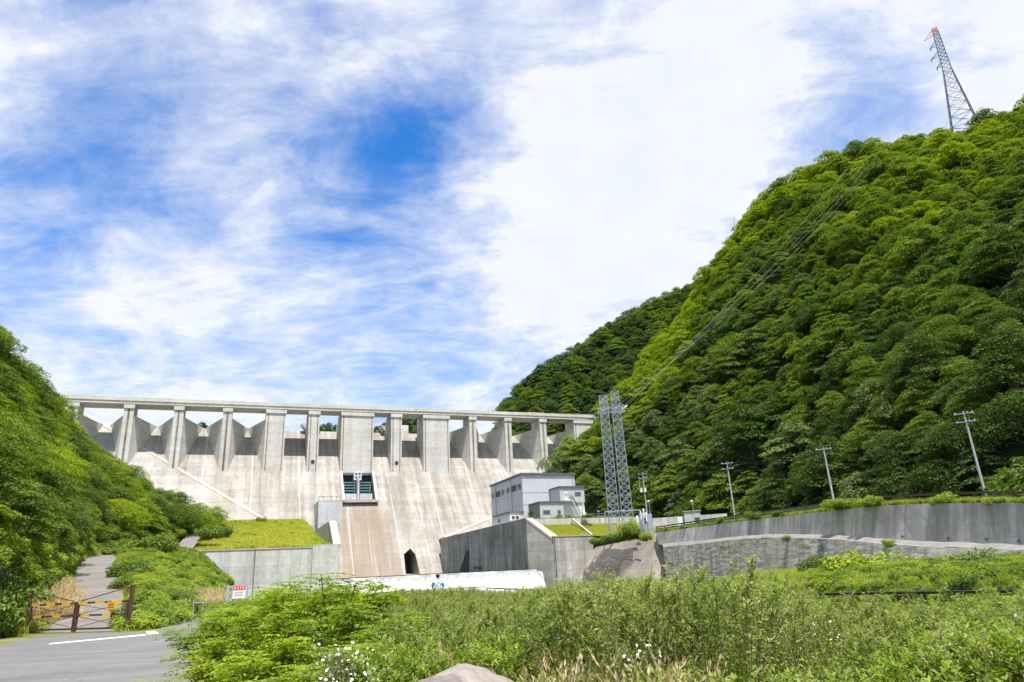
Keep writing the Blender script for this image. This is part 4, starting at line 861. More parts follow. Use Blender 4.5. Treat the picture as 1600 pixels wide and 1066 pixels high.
pC=upole(1148,806,128,(1137,722),'slim utility pole with two crossarms near the small shed')
pD=upole(1012,812,165,(1007,739),'farthest utility pole, carrying two white transformers, right of the twin mast',2,True)
for a,b in((pA,pB),(pB,pC),(pC,pD)):
    for dz in(-.1,-1.1): wire('overhead_wire',a+[0,0,dz],b+[0,0,dz],1.0,.022,MC['cabledark'],'thin dark wire strung between the roadside utility poles','roadside wires')
pe=np.array(hr(1780,640,80)); 
for dz in(-.1,-1.1): wire('overhead_wire',pA+[0,0,dz],pe+[0,0,dz],.8,.022,MC['cabledark'],'thin dark wire leaving the nearest utility pole to the right','wires to the right')
for px,py,pt_,lb in((1019,830,(1018,784),'tall slim lamp post beside the grey switchyard cabinets'),(1084,802,(1082,784),'short lamp post on the roof line of the small shed'),(937,812,(936,800),'small lamp post on the platform railing left of the twin mast')):
    b=np.array(hr(px,py,140)); h=hr(*pt_,140)[2]-b[2]; e=empty('lamp_post',b,lb,'lamp post'); m_=MB(); m_.tube((0,0,-.6),(0,0,h),.07,.05,8); m_.build('pole',MC['steel'],e)
    m_=MB(); m_.box(-.35,.1,-.12,.12,h,h+.28); m_.build('lamp_head',MC['white'],e)

# ------------------------------------------------------------------ gate across the access road
ga=np.array(hz(39,990)); gb=np.array(hz(199,986)); gu=(gb-ga)/np.linalg.norm(gb-ga); gw=np.linalg.norm(gb-ga)
gt=empty('road_gate',ga,'brown steel double gate with amber reflective bands across the access road','gate',None,math.atan2(gu[1],gu[0]))
for x_,h,w_ in((0,1.95,.13),(gw,1.95,.13)):
    m_=MB(); m_.box(x_-w_/2,x_+w_/2,-w_/2,w_/2,-.1,h); m_.build('gate_post',MC['rust'],gt)
mid=gw*.49
def leaf_(x0,x1,zb0,zb1):
    fr_=MB(); fr_.box(x0,x1,-.05,.05,.10,.18); fr_.box(x0,x1,-.05,.05,1.22,1.31); fr_.box(x0,x1,-.05,.05,.68,.76)
    fr_.box(x0,x0+.09,-.055,.055,.05,1.3); fr_.box(x1-.09,x1,-.055,.055,.05,1.32)
    lf=fr_.build('gate_leaf',MC['rust'],gt)
    b_=MB(); n=3
    for k in range(n): a=x0+(x1-x0)*(k+.12)/n; b_.box(a,a+(x1-x0)/n*.52,-.075,-.051,1.21,1.32)
    for k in range(2): a=x0+(x1-x0)*(.12+k*.42); b_.box(a,a+(x1-x0)*.16,-.075,-.051,.67,.77)
    b_.build('reflective_band',MC['yellow'],lf)
    w_=MB(); w_.tube((x0+.1,0,.2),(x1-.1,0,.68),.012); w_.tube((x0+.1,0,.68),(x1-.1,0,.2),.012); w_.tube((x0+.1,0,.76),(x1-.1,0,1.2),.012); w_.tube((x0+.1,0,1.2),(x1-.1,0,.76),.012); w_.build('brace_wire',MC['cabledark'],lf)
leaf_(.12,mid-.03,0,0); leaf_(mid+.03,gw-.12,0,0)
m_=MB(); m_.tube((.05,0,1.9),(mid-.2,0,1.35),.022); m_.tube((gw-.05,0,1.9),(mid+.2,0,1.35),.022); m_.build('stay_rod',MC['rust'],gt)
m_=MB(); m_.box(mid-.07,mid+.07,-.06,.06,.02,1.25); m_.build('meeting_post',MC['rust'],gt)
m_=MB(); sx=gw*.80; m_.box(sx,sx+.52,-.11,-.08,.93,1.28); sg=m_.build('sign_plate',MC['yellow'],gt)
m_=MB(); 
for z in(1.02,1.10,1.18): m_.box(sx+.07,sx+.45,-.115,-.1101,z-.012,z+.012)
m_.build('sign_lines',MC['rust'],sg)
# ------------------------------------------------------------------ fence gate with the red and white sign
fg=np.array(hz(354,953,.0)); fr__=33.5; fg=np.array(hr(354,950,fr__)); fg[2]=0
f1=np.array(hr(384,950,33.5)); f1[2]=0; fu=(f1-fg)/np.linalg.norm(f1-fg); fwid=np.linalg.norm(f1-fg)
ztop=hr(354,915,fr__)[2]
fe=empty('wicket_gate',fg,'small blue-grey steel wicket gate between the fence and the leafy bushes','gate',None,math.atan2(fu[1],fu[0]))
m_=MB(); m_.box(-.06,.06,-.05,.05,-.1,ztop); m_.box(fwid-.05,fwid+.05,-.05,.05,-.1,ztop); m_.box(.06,fwid-.05,-.03,.03,ztop-.09,ztop-.02); m_.box(.06,fwid-.05,-.03,.03,ztop-.62,ztop-.56); m_.box(.06,fwid-.05,-.03,.03,.12,.18); m_.build('frame',MC['bluegrey'],fe)
m_=MB()
for k in range(14): m_.tube((.08+k*(fwid-.16)/13,0,.15),(.08+k*(fwid-.16)/13,0,ztop-.05),.005,n=3)
m_.build('mesh_panel',MC['steel'],fe)
sgn=empty('warning_sign',fg+fu*.22+np.array([0,-.06,ztop-.55]),'white notice with a red header hung on the small blue-grey gate','sign',None,math.atan2(fu[1],fu[0]))
m_=MB(); m_.box(0,.50,-.03,-.01,0,.52); m_.build('board',MC['white'],sgn); m_=MB(); m_.box(0.01,.49,-.036,-.0301,.34,.515); hd=m_.build('header',MC['red'],sgn)
m_=MB()
for k in range(4): x_=.05+k*.108; m_.box(x_,x_+.075,-.04,-.0361,.40,.415); m_.box(x_+.03,x_+.045,-.04,-.0361,.37,.485); m_.box(x_,x_+.075,-.04,-.0361,.46,.472)
m_.build('lettering',MC['white'],hd)
m_=MB()
for z in(.10,.17,.24): m_.box(.06,.42,-.034,-.0301,z,z+.014)
m_.build('text_line',MC['dsteel'],sgn)
# ------------------------------------------------------------------ pipe fence along the river
fz_=[(-13.2,30.9),(-7.5,33.4),(-2,36),(2.6,23.1),(5.2,15.8),(7.2,10.2),(10.4,1.)]
p_a=[np.array([hr(740,916,36)[0],hr(740,916,36)[1],0])]; 
post_rail('pipe_fence',[np.array([hr(760,916,36)[0],36.3,0]),np.array([2.6,23.1,-.12]),np.array([5.2,15.8,-.08]),np.array([7.6,10.4,.02]),np.array([10.6,2.2,.05])],.98,'black pipe fence running along the river edge above the weeds','fence',MC['black'],MC['black'],(.55,1.),3.4,.026,.026)
post_rail('pipe_fence',[fg+fu*fwid,np.array([-7.0,33.7,0]),np.array([-4.9,34.9,0]),np.array([hr(757,916,36)[0],36.4,0])],1.04,'grey pipe fence between the wicket gate and the standing person','fence',MC['dsteel'],MC['dsteel'],(.55,1.),1.9,.02,.022)
q0=np.array(hr(305,917,33)); q0[2]=0.1
post_rail('pipe_fence',[q0,fg-fu*.1],1.0,'thin grey pipe fence left of the wicket gate at the grassy bank','fence',MC['steel'],MC['steel'],(1.,),1.6,.02,.02)

# ------------------------------------------------------------------ person leaning on the fence, seen from behind
def skin(name,joints,edges,rad,mat,parent,sub=2,root=0):
    me=bpy.data.meshes.new(name); me.from_pydata(joints,edges,[]); o=obj(name,me,parent)
    md=o.modifiers.new('s','SKIN'); sv=me.skin_vertices[0].data
    for i,r in enumerate(rad): sv[i].radius=(r,r) if not isinstance(r,tuple) else r; sv[i].use_root=(i==root)
    o.modifiers.new('u','SUBSURF').levels=sub; o.modifiers['u'].render_levels=sub
    bpy.context.view_layer.update(); dg=bpy.context.evaluated_depsgraph_get(); nm=bpy.data.meshes.new_from_object(o.evaluated_get(dg)); o.modifiers.clear(); o.data=nm
    nm.materials.clear(); nm.materials.append(mat); nm.polygons.foreach_set('use_smooth',[True]*len(nm.polygons)); return o
pp_=np.array(hr(684,905,35.2)); pp_[2]=.02
pz=empty('person',pp_,'dark-haired person in a pale blue patterned shirt standing at the river fence, seen from behind','person',None,R_(6))
J=[(0,0,.93),(0,.01,1.12),(0,.02,1.33),(0,.03,1.45),(0,.05,1.53),(0,.06,1.63),(0,.055,1.70), # spine-head 0-6
 (-.10,0,.88),(-.11,.02,.48),(-.12,-.01,.08),(-.12,.12,.04), (.10,0,.88),(.12,.03,.48),(.13,0,.08),(.14,.13,.04),
 (-.19,.02,1.38),(-.26,.10,1.12),(-.20,.33,1.06),(.19,.02,1.38),(.26,.10,1.12),(.20,.33,1.06)]
E_=[(0,1),(1,2),(2,3),(3,4),(4,5),(5,6),(0,7),(7,8),(8,9),(9,10),(0,11),(11,12),(12,13),(13,14),(2,15),(15,16),(16,17),(2,18),(18,19),(19,20)]
Rd=[(.145,.11),(.125,.10),(.155,.11),.07,.055,.09,.075,.09,.065,.042,.035,.09,.065,.042,.035,.055,.043,.03,.055,.043,.03]
k=len(J)
for sx,root in((-1,17),(1,20)):
    b=np.array(J[root])
    for f_ in range(5):
        o1=b+np.array([sx*(.035-.018*f_) if f_<4 else -sx*.045,.05+.01*(f_==1),.005]); o2=o1+np.array([0 if f_<4 else -sx*.01,.045,-.015]); o3=o2+np.array([0,.012,-.035+.006*f_])
        J+= [tuple(o1),tuple(o2),tuple(o3)]; E_+=[(root,k),(k,k+1),(k+1,k+2)]; Rd+=[.011,.009,.008]; k+=3
skin('body',J,E_,Rd,MC['skin'],pz,1)
skin('shirt',[(0,0,.86),(0,.01,1.12),(0,.02,1.34),(0,.03,1.45),(-.20,.02,1.39),(-.28,.10,1.14),(.20,.02,1.39),(.28,.10,1.14)],[(0,1),(1,2),(2,3),(2,4),(4,5),(2,6),(6,7)],[(.19,.145),(.165,.13),(.19,.14),.075,.085,.075,.085,.075],MC['shirt'],pz,2)
skin('trousers',[(0,0,.93),(-.10,0,.85),(-.11,.02,.48),(-.12,-.01,.10),(.10,0,.85),(.12,.03,.48),(.13,0,.10)],[(0,1),(1,2),(2,3),(0,4),(4,5),(5,6)],[(.16,.13),.11,.085,.07,.11,.085,.07],MC['denim'],pz,2)
skin('hair',[(0,.03,1.565),(0,.04,1.66),(0,.05,1.73)],[(0,1),(1,2)],[.085,.12,.08],MC['hair'],pz,2)
skin('ear',[(-.10,.065,1.63),(-.112,.06,1.65)],[(0,1)],[.018,.02],MC['skin'],pz,1); skin('ear',[(.10,.065,1.63),(.112,.06,1.65)],[(0,1)],[.018,.02],MC['skin'],pz,1)
skin('shoe',[(-.12,-.03,.05),(-.12,.16,.04)],[(0,1)],[.05,.045],MC['white'],pz,1); skin('shoe',[(.13,-.02,.05),(.14,.17,.04)],[(0,1)],[.05,.045],MC['white'],pz,1)
#@@PART4
# ------------------------------------------------------------------ small plants
def shrub_mesh(name,seed,mat,n=3200,leaf=.05,flat=.75,pads=14):
    r=np.random.default_rng(seed); a=r.random(pads)*6.283; q=np.sqrt(r.random(pads))*.62; c=np.stack([np.cos(a)*q,np.sin(a)*q,.45+.38*r.random(pads)-.35*q],1)
    pk=r.integers(0,pads,n); d=r.normal(size=(n,3)); d/=np.linalg.norm(d,axis=1,keepdims=True); pr=(.26+.14*r.random(pads))[pk][:,None]
    C=c[pk]+d*pr*(.6+.45*r.random((n,1))); C[:,2]=np.abs(C[:,2])*flat+.02; V=leafquads(C,d*.6+[0,0,.7]+r.normal(size=(n,3))*.45,np.full(n,leaf),r)
    sg=[((0,0,0),tuple(c[i]*.9),.02,.006) for i in range(pads)]; return V,sg
SH={}
for tone in('bright','mid','dark','yel','cool'):
    for k in range(2): V,sg=shrub_mesh('s',30+k,None); SH[(tone,k)]=(crown_mesh('foliage',V,ML[tone]),wood_mesh('stems',sg,MC['bark'],4))
def plant_shrub(P,tone,w,h,label,group=None,cat='shrub',name='shrub'):
    k=int(rng.integers(0,2)); e=empty(name,P,label,cat,group,float(rng.random()*6.28)); e.scale=(w,w,h); obj('stems',SH[(tone,k)][1],e); obj('foliage',SH[(tone,k)][0],e); return e
def blades(seed,n,h,spread,wd,mat,name='grass_tuft',droop=.35,head=False,matH=None):
    r=np.random.default_rng(seed); V=[]
    for i in range(n):
        a=r.random()*6.283; b=r.random()*6.283; o_=np.array([math.cos(a),math.sin(a),0])*spread*math.sqrt(r.random()); d=np.array([math.cos(b),math.sin(b),0]); L=h*(.55+.55*r.random()); dr=droop*(.3+r.random()); s=np.array([-d[1],d[0],0])
        P=[o_+d*L*dr*t*t+np.array([0,0,L*(t-.25*dr*t*t)]) for t in(0,.35,.7,1)]; W=[wd,wd*.85,wd*.55,.15*wd]
        for j in range(3): V+= [P[j]-s*W[j],P[j]+s*W[j],P[j+1]+s*W[j+1],P[j+1]-s*W[j+1]]
        if head:
            for j in range(7):
                c=P[3]+(P[2]-P[3])*j*.13; e=r.normal(size=3)*.012+[0,0,.0]; w2=r.normal(size=3); w2/=np.linalg.norm(w2); u=(P[3]-P[2])/np.linalg.norm(P[3]-P[2])*.035; V+=[c+e-u,c+e+w2*.012,c+e+u,c+e-w2*.012]
    V=np.array(V); return mesh_np(name,V,q4(len(V)//4),[mat])
def weed(seed,h,nb,nl,leaf,mat,name='weed_stalk',wide=.22,start=.15):
    r=np.random.default_rng(seed); sg=[]; C=[];N_=[];D=[]
    bend=r.normal(0,.05,2); ax=lambda t: np.array([bend[0]*t*t,bend[1]*t*t,h*t])
    for i in range(4): sg.append((ax(i/4),ax((i+1)/4),.006*(1-i/5),.006*(1-(i+1)/5)))
    br=[(ax(.0),ax(1.))]
    for i in range(nb):
        t=start+.15+(.8-start)*r.random(); a=r.random()*6.283; L=wide*(1.25-t)*(.7+.6*r.random())*1.4; p=ax(t); q=p+np.array([math.cos(a)*L,math.sin(a)*L,L*(1.0+r.random())]); sg.append((p,q,.003,.0015)); br.append((p,q))
    for i in range(nl):
        k=0 if r.random()<.35 else r.integers(0,len(br)); p,q=br[k]; t=(start+(1-start)*r.random()) if k==0 else r.random()**.8; a=r.random()*6.283; d=np.array([math.cos(a),math.sin(a),.5]); c=p+(q-p)*t+d*leaf*1.1
        C.append(c);N_.append(np.array([-d[0]*.5,-d[1]*.5,1.])+r.normal(size=3)*.35);D.append(d)
    V=leafquads(np.array(C),np.array(N_),np.full(nl,leaf),r,.36,np.array(D)); return combo(name,V,sg,mat,MC['stem'])
def pinnate(seed,h,w,n,mat,lf=.03,npair=9):
    r=np.random.default_rng(seed); sg=[];C=[];N_=[];D=[]
    tips=[]
    for i in range(9):
        a=i*2.4+r.random(); q=w*(.3+.7*r.random()); t=np.array([math.cos(a)*q,math.sin(a)*q,h*(.7+.35*r.random())*(1-.25*q/w)]); m_=t*np.array([.35,.35,.55]); sg+=[((0,0,0),m_,.014,.01),(m_,t,.01,.004)]; tips.append((m_,t))
    for i in range(n):
        m_,t=tips[r.integers(0,9)]; u=r.random()**.6; p=m_+(t-m_)*u-np.array([0,0,h*.35])*max(0,(.35-u)); a=r.random()*6.283; L=.24+.14*r.random(); d=np.array([math.cos(a),math.sin(a),.55-.5*r.random()]); d/=np.linalg.norm(d); sd=np.cross(d,[0,0,1.]); sd/=np.linalg.norm(sd)
        for j in range(npair):
            f_=(j+1)/npair; c=p+d*L*f_-np.array([0,0,.30*L*f_*f_])
            for s in(-1,1): C.append(c+sd*s*lf*1.2);D.append(sd*s+d*.35);N_.append(np.array([0,0,1.])+r.normal(size=3)*.28-d*.2)
    n=len(C); V=leafquads(np.array(C),np.array(N_),np.full(n,lf),r,.42,np.array(D)); return V,sg
def umbel(seed,h,mat):
    r=np.random.default_rng(seed); sg=[((0,0,0),(0,0,h*.75),.005,.004)];V=[]
    for i in range(11):
        a=i*2.4; q=.03+.15*r.random(); c=np.array([math.cos(a)*q,math.sin(a)*q,h*(.78+.24*r.random())]); sg.append(((0,0,h*.7),c,.003,.002)); nn=r.normal(size=3)*.55+[0,-.6,.6]; nn/=np.linalg.norm(nn); e1=np.cross(nn,[1.,.2,0]); e1/=np.linalg.norm(e1); e2_=np.cross(nn,e1)
        for j in range(7): b=6.283*j/7; d=(e1*math.cos(b)+e2_*math.sin(b))*.015; s=(e2_*math.cos(b)-e1*math.sin(b))*.0055; V+=[c,c+d*.6-s,c+d,c+d*.6+s]
    V=np.array(V); return combo('white_flower',V,sg,mat,MC['stem'])

# ------------------------------------------------------------------ trees on the right-hand hill
def place_forest():
    out=[]
    P,v,u=sample(GR,15000,rng,3,24); px,py,z=project(P); r=np.linalg.norm(P[:,:2],axis=1)
    ok=(z>0)&(px>770)&(px<1720)&(py>60)&(py<860)&((px>945)|(py-34>662+(925-px)*.95)); P,v,u,px,py,r=P[ok],v[ok],u[ok],px[ok],py[ok],r[ok]
    sz=np.where(rng.random(len(P))<.25,1.4,.95)*(.85+.35*rng.random(len(P)))
    k=poisson(P,4.2+4.0*(sz-.8)+.004*r,rng); P,v,px,py,r,sz=P[k],v[k],px[k],py[k],r[k],sz[k]
    nz=hnoise(P,.03,2)+rng.normal(0,.35,len(P)); sc=(.66+.20*np.clip(r/300,0,1.2))*sz
    ton=[]
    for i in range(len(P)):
        f=v[i]*1.35+nz[i]*.45-.1+(.9 if px[i]<1180 and v[i]>.35 and px[i]<1000+190*v[i] else 0)  # upper slope and spur get yellower leaves, brighter sunlight put into the tone
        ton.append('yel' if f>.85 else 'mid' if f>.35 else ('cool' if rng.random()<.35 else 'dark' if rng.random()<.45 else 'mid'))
    return P,v,px,py,r,np.array(ton),sc
P,v,px,py,r,ton,sc=place_forest()
infr=(px>0)&(px<1640)
order=np.argsort(np.where(infr,r,1e9)); NI=165; indiv=set(order[:NI].tolist())
zonelab={('yel',0):'yellow-green leafy tree on the lower wooded hillside above the road',('mid',0):'mid-green leafy tree on the lower wooded hillside above the road',('dark',0):'dark green layered tree on the lower wooded hillside above the road',('cool',0):'grey-green leafy tree on the lower wooded hillside above the road'}
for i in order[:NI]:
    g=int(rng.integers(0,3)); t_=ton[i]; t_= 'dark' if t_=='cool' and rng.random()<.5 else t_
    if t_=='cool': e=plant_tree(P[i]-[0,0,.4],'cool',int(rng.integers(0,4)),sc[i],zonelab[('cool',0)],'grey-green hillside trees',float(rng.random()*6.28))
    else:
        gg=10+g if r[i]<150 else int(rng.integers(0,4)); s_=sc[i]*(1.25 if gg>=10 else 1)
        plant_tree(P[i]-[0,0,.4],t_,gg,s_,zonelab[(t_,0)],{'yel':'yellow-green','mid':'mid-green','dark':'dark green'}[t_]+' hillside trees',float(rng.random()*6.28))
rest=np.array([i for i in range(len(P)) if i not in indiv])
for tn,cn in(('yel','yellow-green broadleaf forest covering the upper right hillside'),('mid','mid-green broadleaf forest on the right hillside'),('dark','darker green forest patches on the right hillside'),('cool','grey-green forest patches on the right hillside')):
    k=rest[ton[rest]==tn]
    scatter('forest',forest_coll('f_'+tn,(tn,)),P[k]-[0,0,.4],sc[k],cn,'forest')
print('forest',len(P),len(rest))
# undergrowth so that no bare soil shows between the trunks
bm_=[combo('bush_clump',*shrub_mesh('b',40+k,None,1300,.085),ML[t_],MC['bark']) for k,t_ in enumerate(('mid','dark','dark','mid'))]
cb=protos('bushes',bm_)
Pu,vu,_=sample(GR,5000,rng,2,23); a,b,z=project(Pu); ok=(z>0)&(a>780)&(a<1680)&(b>100)&((a>945)|(b-22>662+(925-a)*.95)); Pu=Pu[ok]; scatter('undergrowth',cb,Pu-[0,0,.3],1.7+1.6*rng.random(len(Pu)),'leafy undergrowth beneath the trees of the right hillside','undergrowth')
Pu,vu,_=sample(GR,9000,rng,2,16); a,b,z=project(Pu); ok=(z>0)&(a>780)&(a<950)&(b>600); Pu=Pu[ok]; scatter('undergrowth',cb,Pu-[0,0,.3],.9+.8*rng.random(len(Pu)),'low bushes on the slope at the right abutment of the dam','undergrowth')
# far ridge and distant hills
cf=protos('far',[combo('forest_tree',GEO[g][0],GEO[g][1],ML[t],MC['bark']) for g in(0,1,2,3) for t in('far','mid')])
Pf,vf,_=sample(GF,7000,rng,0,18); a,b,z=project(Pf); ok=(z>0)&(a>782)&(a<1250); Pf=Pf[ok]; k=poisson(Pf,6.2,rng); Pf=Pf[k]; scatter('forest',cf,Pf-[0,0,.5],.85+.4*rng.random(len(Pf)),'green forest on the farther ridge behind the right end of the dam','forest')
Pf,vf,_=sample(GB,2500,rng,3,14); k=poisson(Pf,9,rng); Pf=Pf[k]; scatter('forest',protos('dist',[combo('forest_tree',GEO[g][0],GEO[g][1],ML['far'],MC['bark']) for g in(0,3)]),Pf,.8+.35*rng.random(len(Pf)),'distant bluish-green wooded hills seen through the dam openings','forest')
# single trees on the skyline
for (x_,y_,tone,g,s_,lb) in((1128,402,'dark',3,.55,'small dark pine standing clear on the steep skyline'),(1545,232,'dark',4,1.25,'dark tree just right of the hilltop pylon'),(1580,205,'dark',2,1.35,'tall dark tree at the top right edge beyond the pylon'),(1440,235,'mid',0,1.25,'round green tree crowning the skyline left of the hilltop pylon')):
    q=hr(x_,y_,{1128:322,1545:372,1580:380,1440:372}[x_]); plant_tree(np.array(q)-[0,0,4.],tone,g,s_,lb,None,rng.random()*6,'skyline_tree')
def bare(px_,py_,r_,h,label):
    b=np.array(hr(px_,py_,r_)); e=empty('dead_tree',b,label,'tree'); rr=np.random.default_rng(int(px_)); sg=[((0,0,-3),(0,.2,h*.5),.22,.14),((0,.2,h*.5),(.3,.1,h),.14,.04)]
    br=[(np.array([.05,.15,h*t]),np.array([rr.normal()*1.5,rr.normal()*1.5,h*t+1.2+rr.random()*1.4])) for t in(.35,.5,.6,.7,.8,.88)]
    obj('trunk',wood_mesh('trunk',sg,MC['palebark']),e); obj('branches',wood_mesh('branches',[(a,b_,.07,.02) for a,b_ in br],MC['palebark']),e)
bare(1150,362,334,8.5,'bare grey dead tree sticking out on the steep skyline'); bare(1205,505,262,9,'bare pale dead tree among green crowns in the middle of the hillside')

# ------------------------------------------------------------------ left hillside
Pl,vl,ul=sample(GL,9000,rng,4,20); a,b,z=project(Pl); rl_=np.linalg.norm(Pl[:,:2],axis=1); ok=(z>0)&(a>-120)&(a<345)&(b>350)&(rl_>np.interp(a,[-60,0,10],[38,47,52]))&((vl>.10)|(a<20)); Pl,a,b,rl_,vl=Pl[ok],a[ok],b[ok],rl_[ok],vl[ok]
szl=.8+.5*rng.random(len(Pl)); k=poisson(Pl,2.7+.012*rl_,rng); Pl,a,b,rl_,vl=Pl[k],a[k],b[k],rl_[k],vl[k]
ordl=np.argsort(rl_)
ll={'yel':'yellow-green bushy tree on the steep left bank','mid':'mid-green bushy tree on the steep left bank','dark':'dark green bushy tree on the steep left bank'}
cnt=0
for i in ordl:
    if cnt>=128: break
    t_=rng.choice(['yel','mid','dark'],p=[.34,.54,.12]); s_=(.37+.0017*rl_[i])*(.8+.6*rng.random()); 
    plant_tree(Pl[i]-[0,0,.5],t_,10+int(rng.integers(0,3)),s_,ll[t_],{'yel':'yellow-green','mid':'mid-green','dark':'dark green'}[t_]+' trees of the left bank',float(rng.random()*6.28),'bushy_tree'); cnt+=1
rest=ordl[cnt:]; print('left',len(Pl))
if len(rest): scatter('forest',protos('lf',[combo('forest_tree',FINE[g][0],FINE[g][1],ML[t],MC['bark']) for g in(0,1,2) for t in('yel','mid','mid')]),Pl[rest]-[0,0,.5],(.36+.0015*rl_[rest])*(.85+.4*rng.random(len(rest))),'bushy green wood higher on the left bank reaching the dam','forest')
Pu,_,_=sample(GL,5500,rng,3,18); a,b,z=project(Pu); ru=np.linalg.norm(Pu[:,:2],axis=1); ok=(z>0)&(a>-60)&(a<350)&(ru>np.interp(a,[-60,0,10],[36,43,46])); Pu=Pu[ok]; ru=ru[ok]
cb2=protos('vines',[combo('vine_clump',*shrub_mesh('b',50+k,None,2600,.05),ML[t_],MC['bark']) for k,t_ in enumerate(('mid','yel','bright','mid'))])
scatter('climbing_vines',cb2,Pu-[0,0,.2],(.8+.005*ru)*(.7+.8*rng.random(len(Pu))),'tangled leafy vines and bushes covering the left bank','vines')

# ------------------------------------------------------------------ roadside bushes, right bank bushes
for px_,py_,r_,w_,h_,tone,lb in((1306,795,92,2.1,1.7,'bright','round bright green bush on the wall top in front of the one-armed pole'),(1357,790,88,1.9,1.6,'bright','second round bright bush on the wall top right of the one-armed pole'),
 (1178,809,109,1.8,1.5,'mid','loose green bush on the wall top left of the round bushes'),(1220,805,105,1.4,1.1,'mid','small green bush hanging over the wall top beside the loose bush'),(1128,815,118,1.2,1.2,'bright','little bush on the wall near the slim utility pole'),
 (1478,786,82,1.6,1.6,'bright','spiky pale bush on the guardrail below the tallest utility pole'),(1560,786,78,1.5,1.0,'yel','low yellow-green bush at the right end of the guardrail'),
 (1281,900,78,2.1,2.7,'dark','compact dark round bush at the foot of the rough wall'),(1352,912,68,3.7,3.9,'yel','widest feathery bush on the river bank below the rough wall'),(1325,908,71,2.1,2.7,'bright','smaller yellow bush left of the widest feathery bush'),(1400,908,62,1.8,2.1,'bright','low bright bush right of the widest feathery bush'),
 (1536,906,56,2.3,2.7,'cool','pale leafy shrub on the river bank near the right edge'),(1470,905,60,1.9,1.7,'bright','low yellow-green bush between the river bank shrubs'),
 (985,838,129,2.6,4.2,'bright','young light green tree growing in front of the switchyard'),(1010,845,128,1.7,2.2,'bright','small light bush beside the young tree on the revetment'),
 (935,850,131,2.2,2.0,'mid','leafy bush at the left end of the revetment top'),(955,848,130.5,2.4,2.4,'mid','dense bush on the revetment top, second from the left'),(975,845,130,2.3,2.2,'mid','dense bush on the revetment top below the mast'),(996,842,129.5,1.6,1.5,'dark','small dark bush at the right of the revetment bushes'),
 (832,806,163,1.6,1.6,'mid','green bush at the corner of the low annex'),(872,808,160,1.2,1.0,'bright','small bush under the annex window'),(889,808,160,1.0,.9,'bright','tiny bush near the foot of the staircase'),
 (918,808,158,1.6,1.1,'mid','round bush on the platform left of the masts'),(408,818,205,1.7,2.8,'yel','single small yellow-green sapling standing against the dam foot'),
 (240,866,96,3.4,3.4,'mid','big dark-leaved bush at the bend of the access road'),(205,905,70,2.1,2.3,'mid','leafy bush on the right edge of the access road'),(190,925,60,1.2,1.6,'mid','small leaning bush at the access road edge'),
 (330,842,140,3.,3.2,'mid','bush at the start of the grassy terrace'),(300,828,165,4.0,4.5,'mid','large bush above the upper road'),(346,838,160,2.6,3.,'dark','dark bush at the left end of the terrace'),
 (352,958,47,1.3,1.1,'mid','bush at the foot of the embankment beside the wicket gate'),(1048,880,120,.6,.6,'bright','tiny tuft on the rough wall near the revetment'),(1230,843,98,.7,.9,'bright','tiny green tuft growing on the bench between both walls'),(1390,851,83,.9,1.0,'bright','small bush on the bench between both walls')):
    plant_shrub(np.array(hr(px_,py_,r_))-[0,0,.15],tone,w_,h_,lb)
for k,(px_,py_,r_,w_,h_,tone) in enumerate(((-12,965,43,1.4,3.2,'mid'),(-4,1000,41,.9,1.3,'bright'),(8,955,47,1.2,3.0,'mid'),(-22,990,45,2.2,3.0,'mid'),(14,983,47,1.1,1.6,'bright'),(-48,1000,40,2.2,3.2,'mid'),(38,984,47,.8,1.0,'bright'),(30,975,46,2.2,2.6,'mid'),(62,960,52,1.6,1.2,'bright'),(80,925,62,2.0,1.5,'bright'),(98,900,74,2.2,1.8,'mid'),(118,880,90,2.6,2.2,'bright'),(145,868,108,3.2,3.,'mid'),(175,864,118,3.2,3.2,'bright'),(205,858,122,3.,3.,'mid'))):
    f_=.72 if px_>45 else 1; plant_shrub(np.array(hr(px_-(8 if px_>45 else 0),py_,r_))-[0,0,.2],tone,w_*f_,h_*f_,'leafy bush in the row along the left edge of the access road','bushes left of the access road')

# ------------------------------------------------------------------ grass
gt1=protos('grass',[blades(60+k,34,.55,.35,.016,ML['grass'],droop=.5) for k in range(3)]+[blades(65,34,.6,.35,.018,ML['bright'],droop=.5)])
gt2=protos('lawn',[blades(70+k,26,.42,.5,.022,ML['lawn'],droop=.7) for k in range(3)]+[blades(74,20,.5,.5,.02,ML['grass'],droop=.6)])
Pg,vg,ug=sample(GE,16000,rng); scatter('embankment_grass',gt1,Pg,(.45+.65*rng.random(len(Pg)))*(1+.3*hnoise(Pg,.3)),'long yellow-green grass on the embankment beside the access road','grass')
Pg2,_,_=sample(GE,4200,rng); kk=hnoise(Pg2,.3,3)+rng.normal(0,.4,len(Pg2))>.15; Pg2=Pg2[kk]; scatter('embankment_weeds',cb2,Pg2,.45+.75*rng.random(len(Pg2)),'leafy weeds in clumps on the embankment','weeds')
Pt,_,_=sample(GT,22000,rng); s_=np.array([TI(p)[0] for p in Pt]); Pt=Pt[(s_<18)&(s_>-46)]; scatter('terrace_grass',gt2,Pt,1.1+.8*rng.random(len(Pt)),'sunlit yellow-green grass on the terrace left of the basin','grass')
Pt2,_,_=sample(GT,2600,rng); s_=np.array([TI(p)[0] for p in Pt2]); Pt2=Pt2[(s_<17)&(s_>-46)]; kk=hnoise(Pt2,.12,1)+rng.normal(0,.35,len(Pt2))>.2; scatter('terrace_weeds',cb2,Pt2[kk],.4+.5*rng.random(int(kk.sum())),'leafy weed clumps in the terrace grass','weeds')
Pw,_,_=sample(GW,6000,rng); scatter('lawn_grass',gt2,Pw,.5+.3*rng.random(len(Pw)),'short yellow-green grass on the lawn slope below the power house','grass')
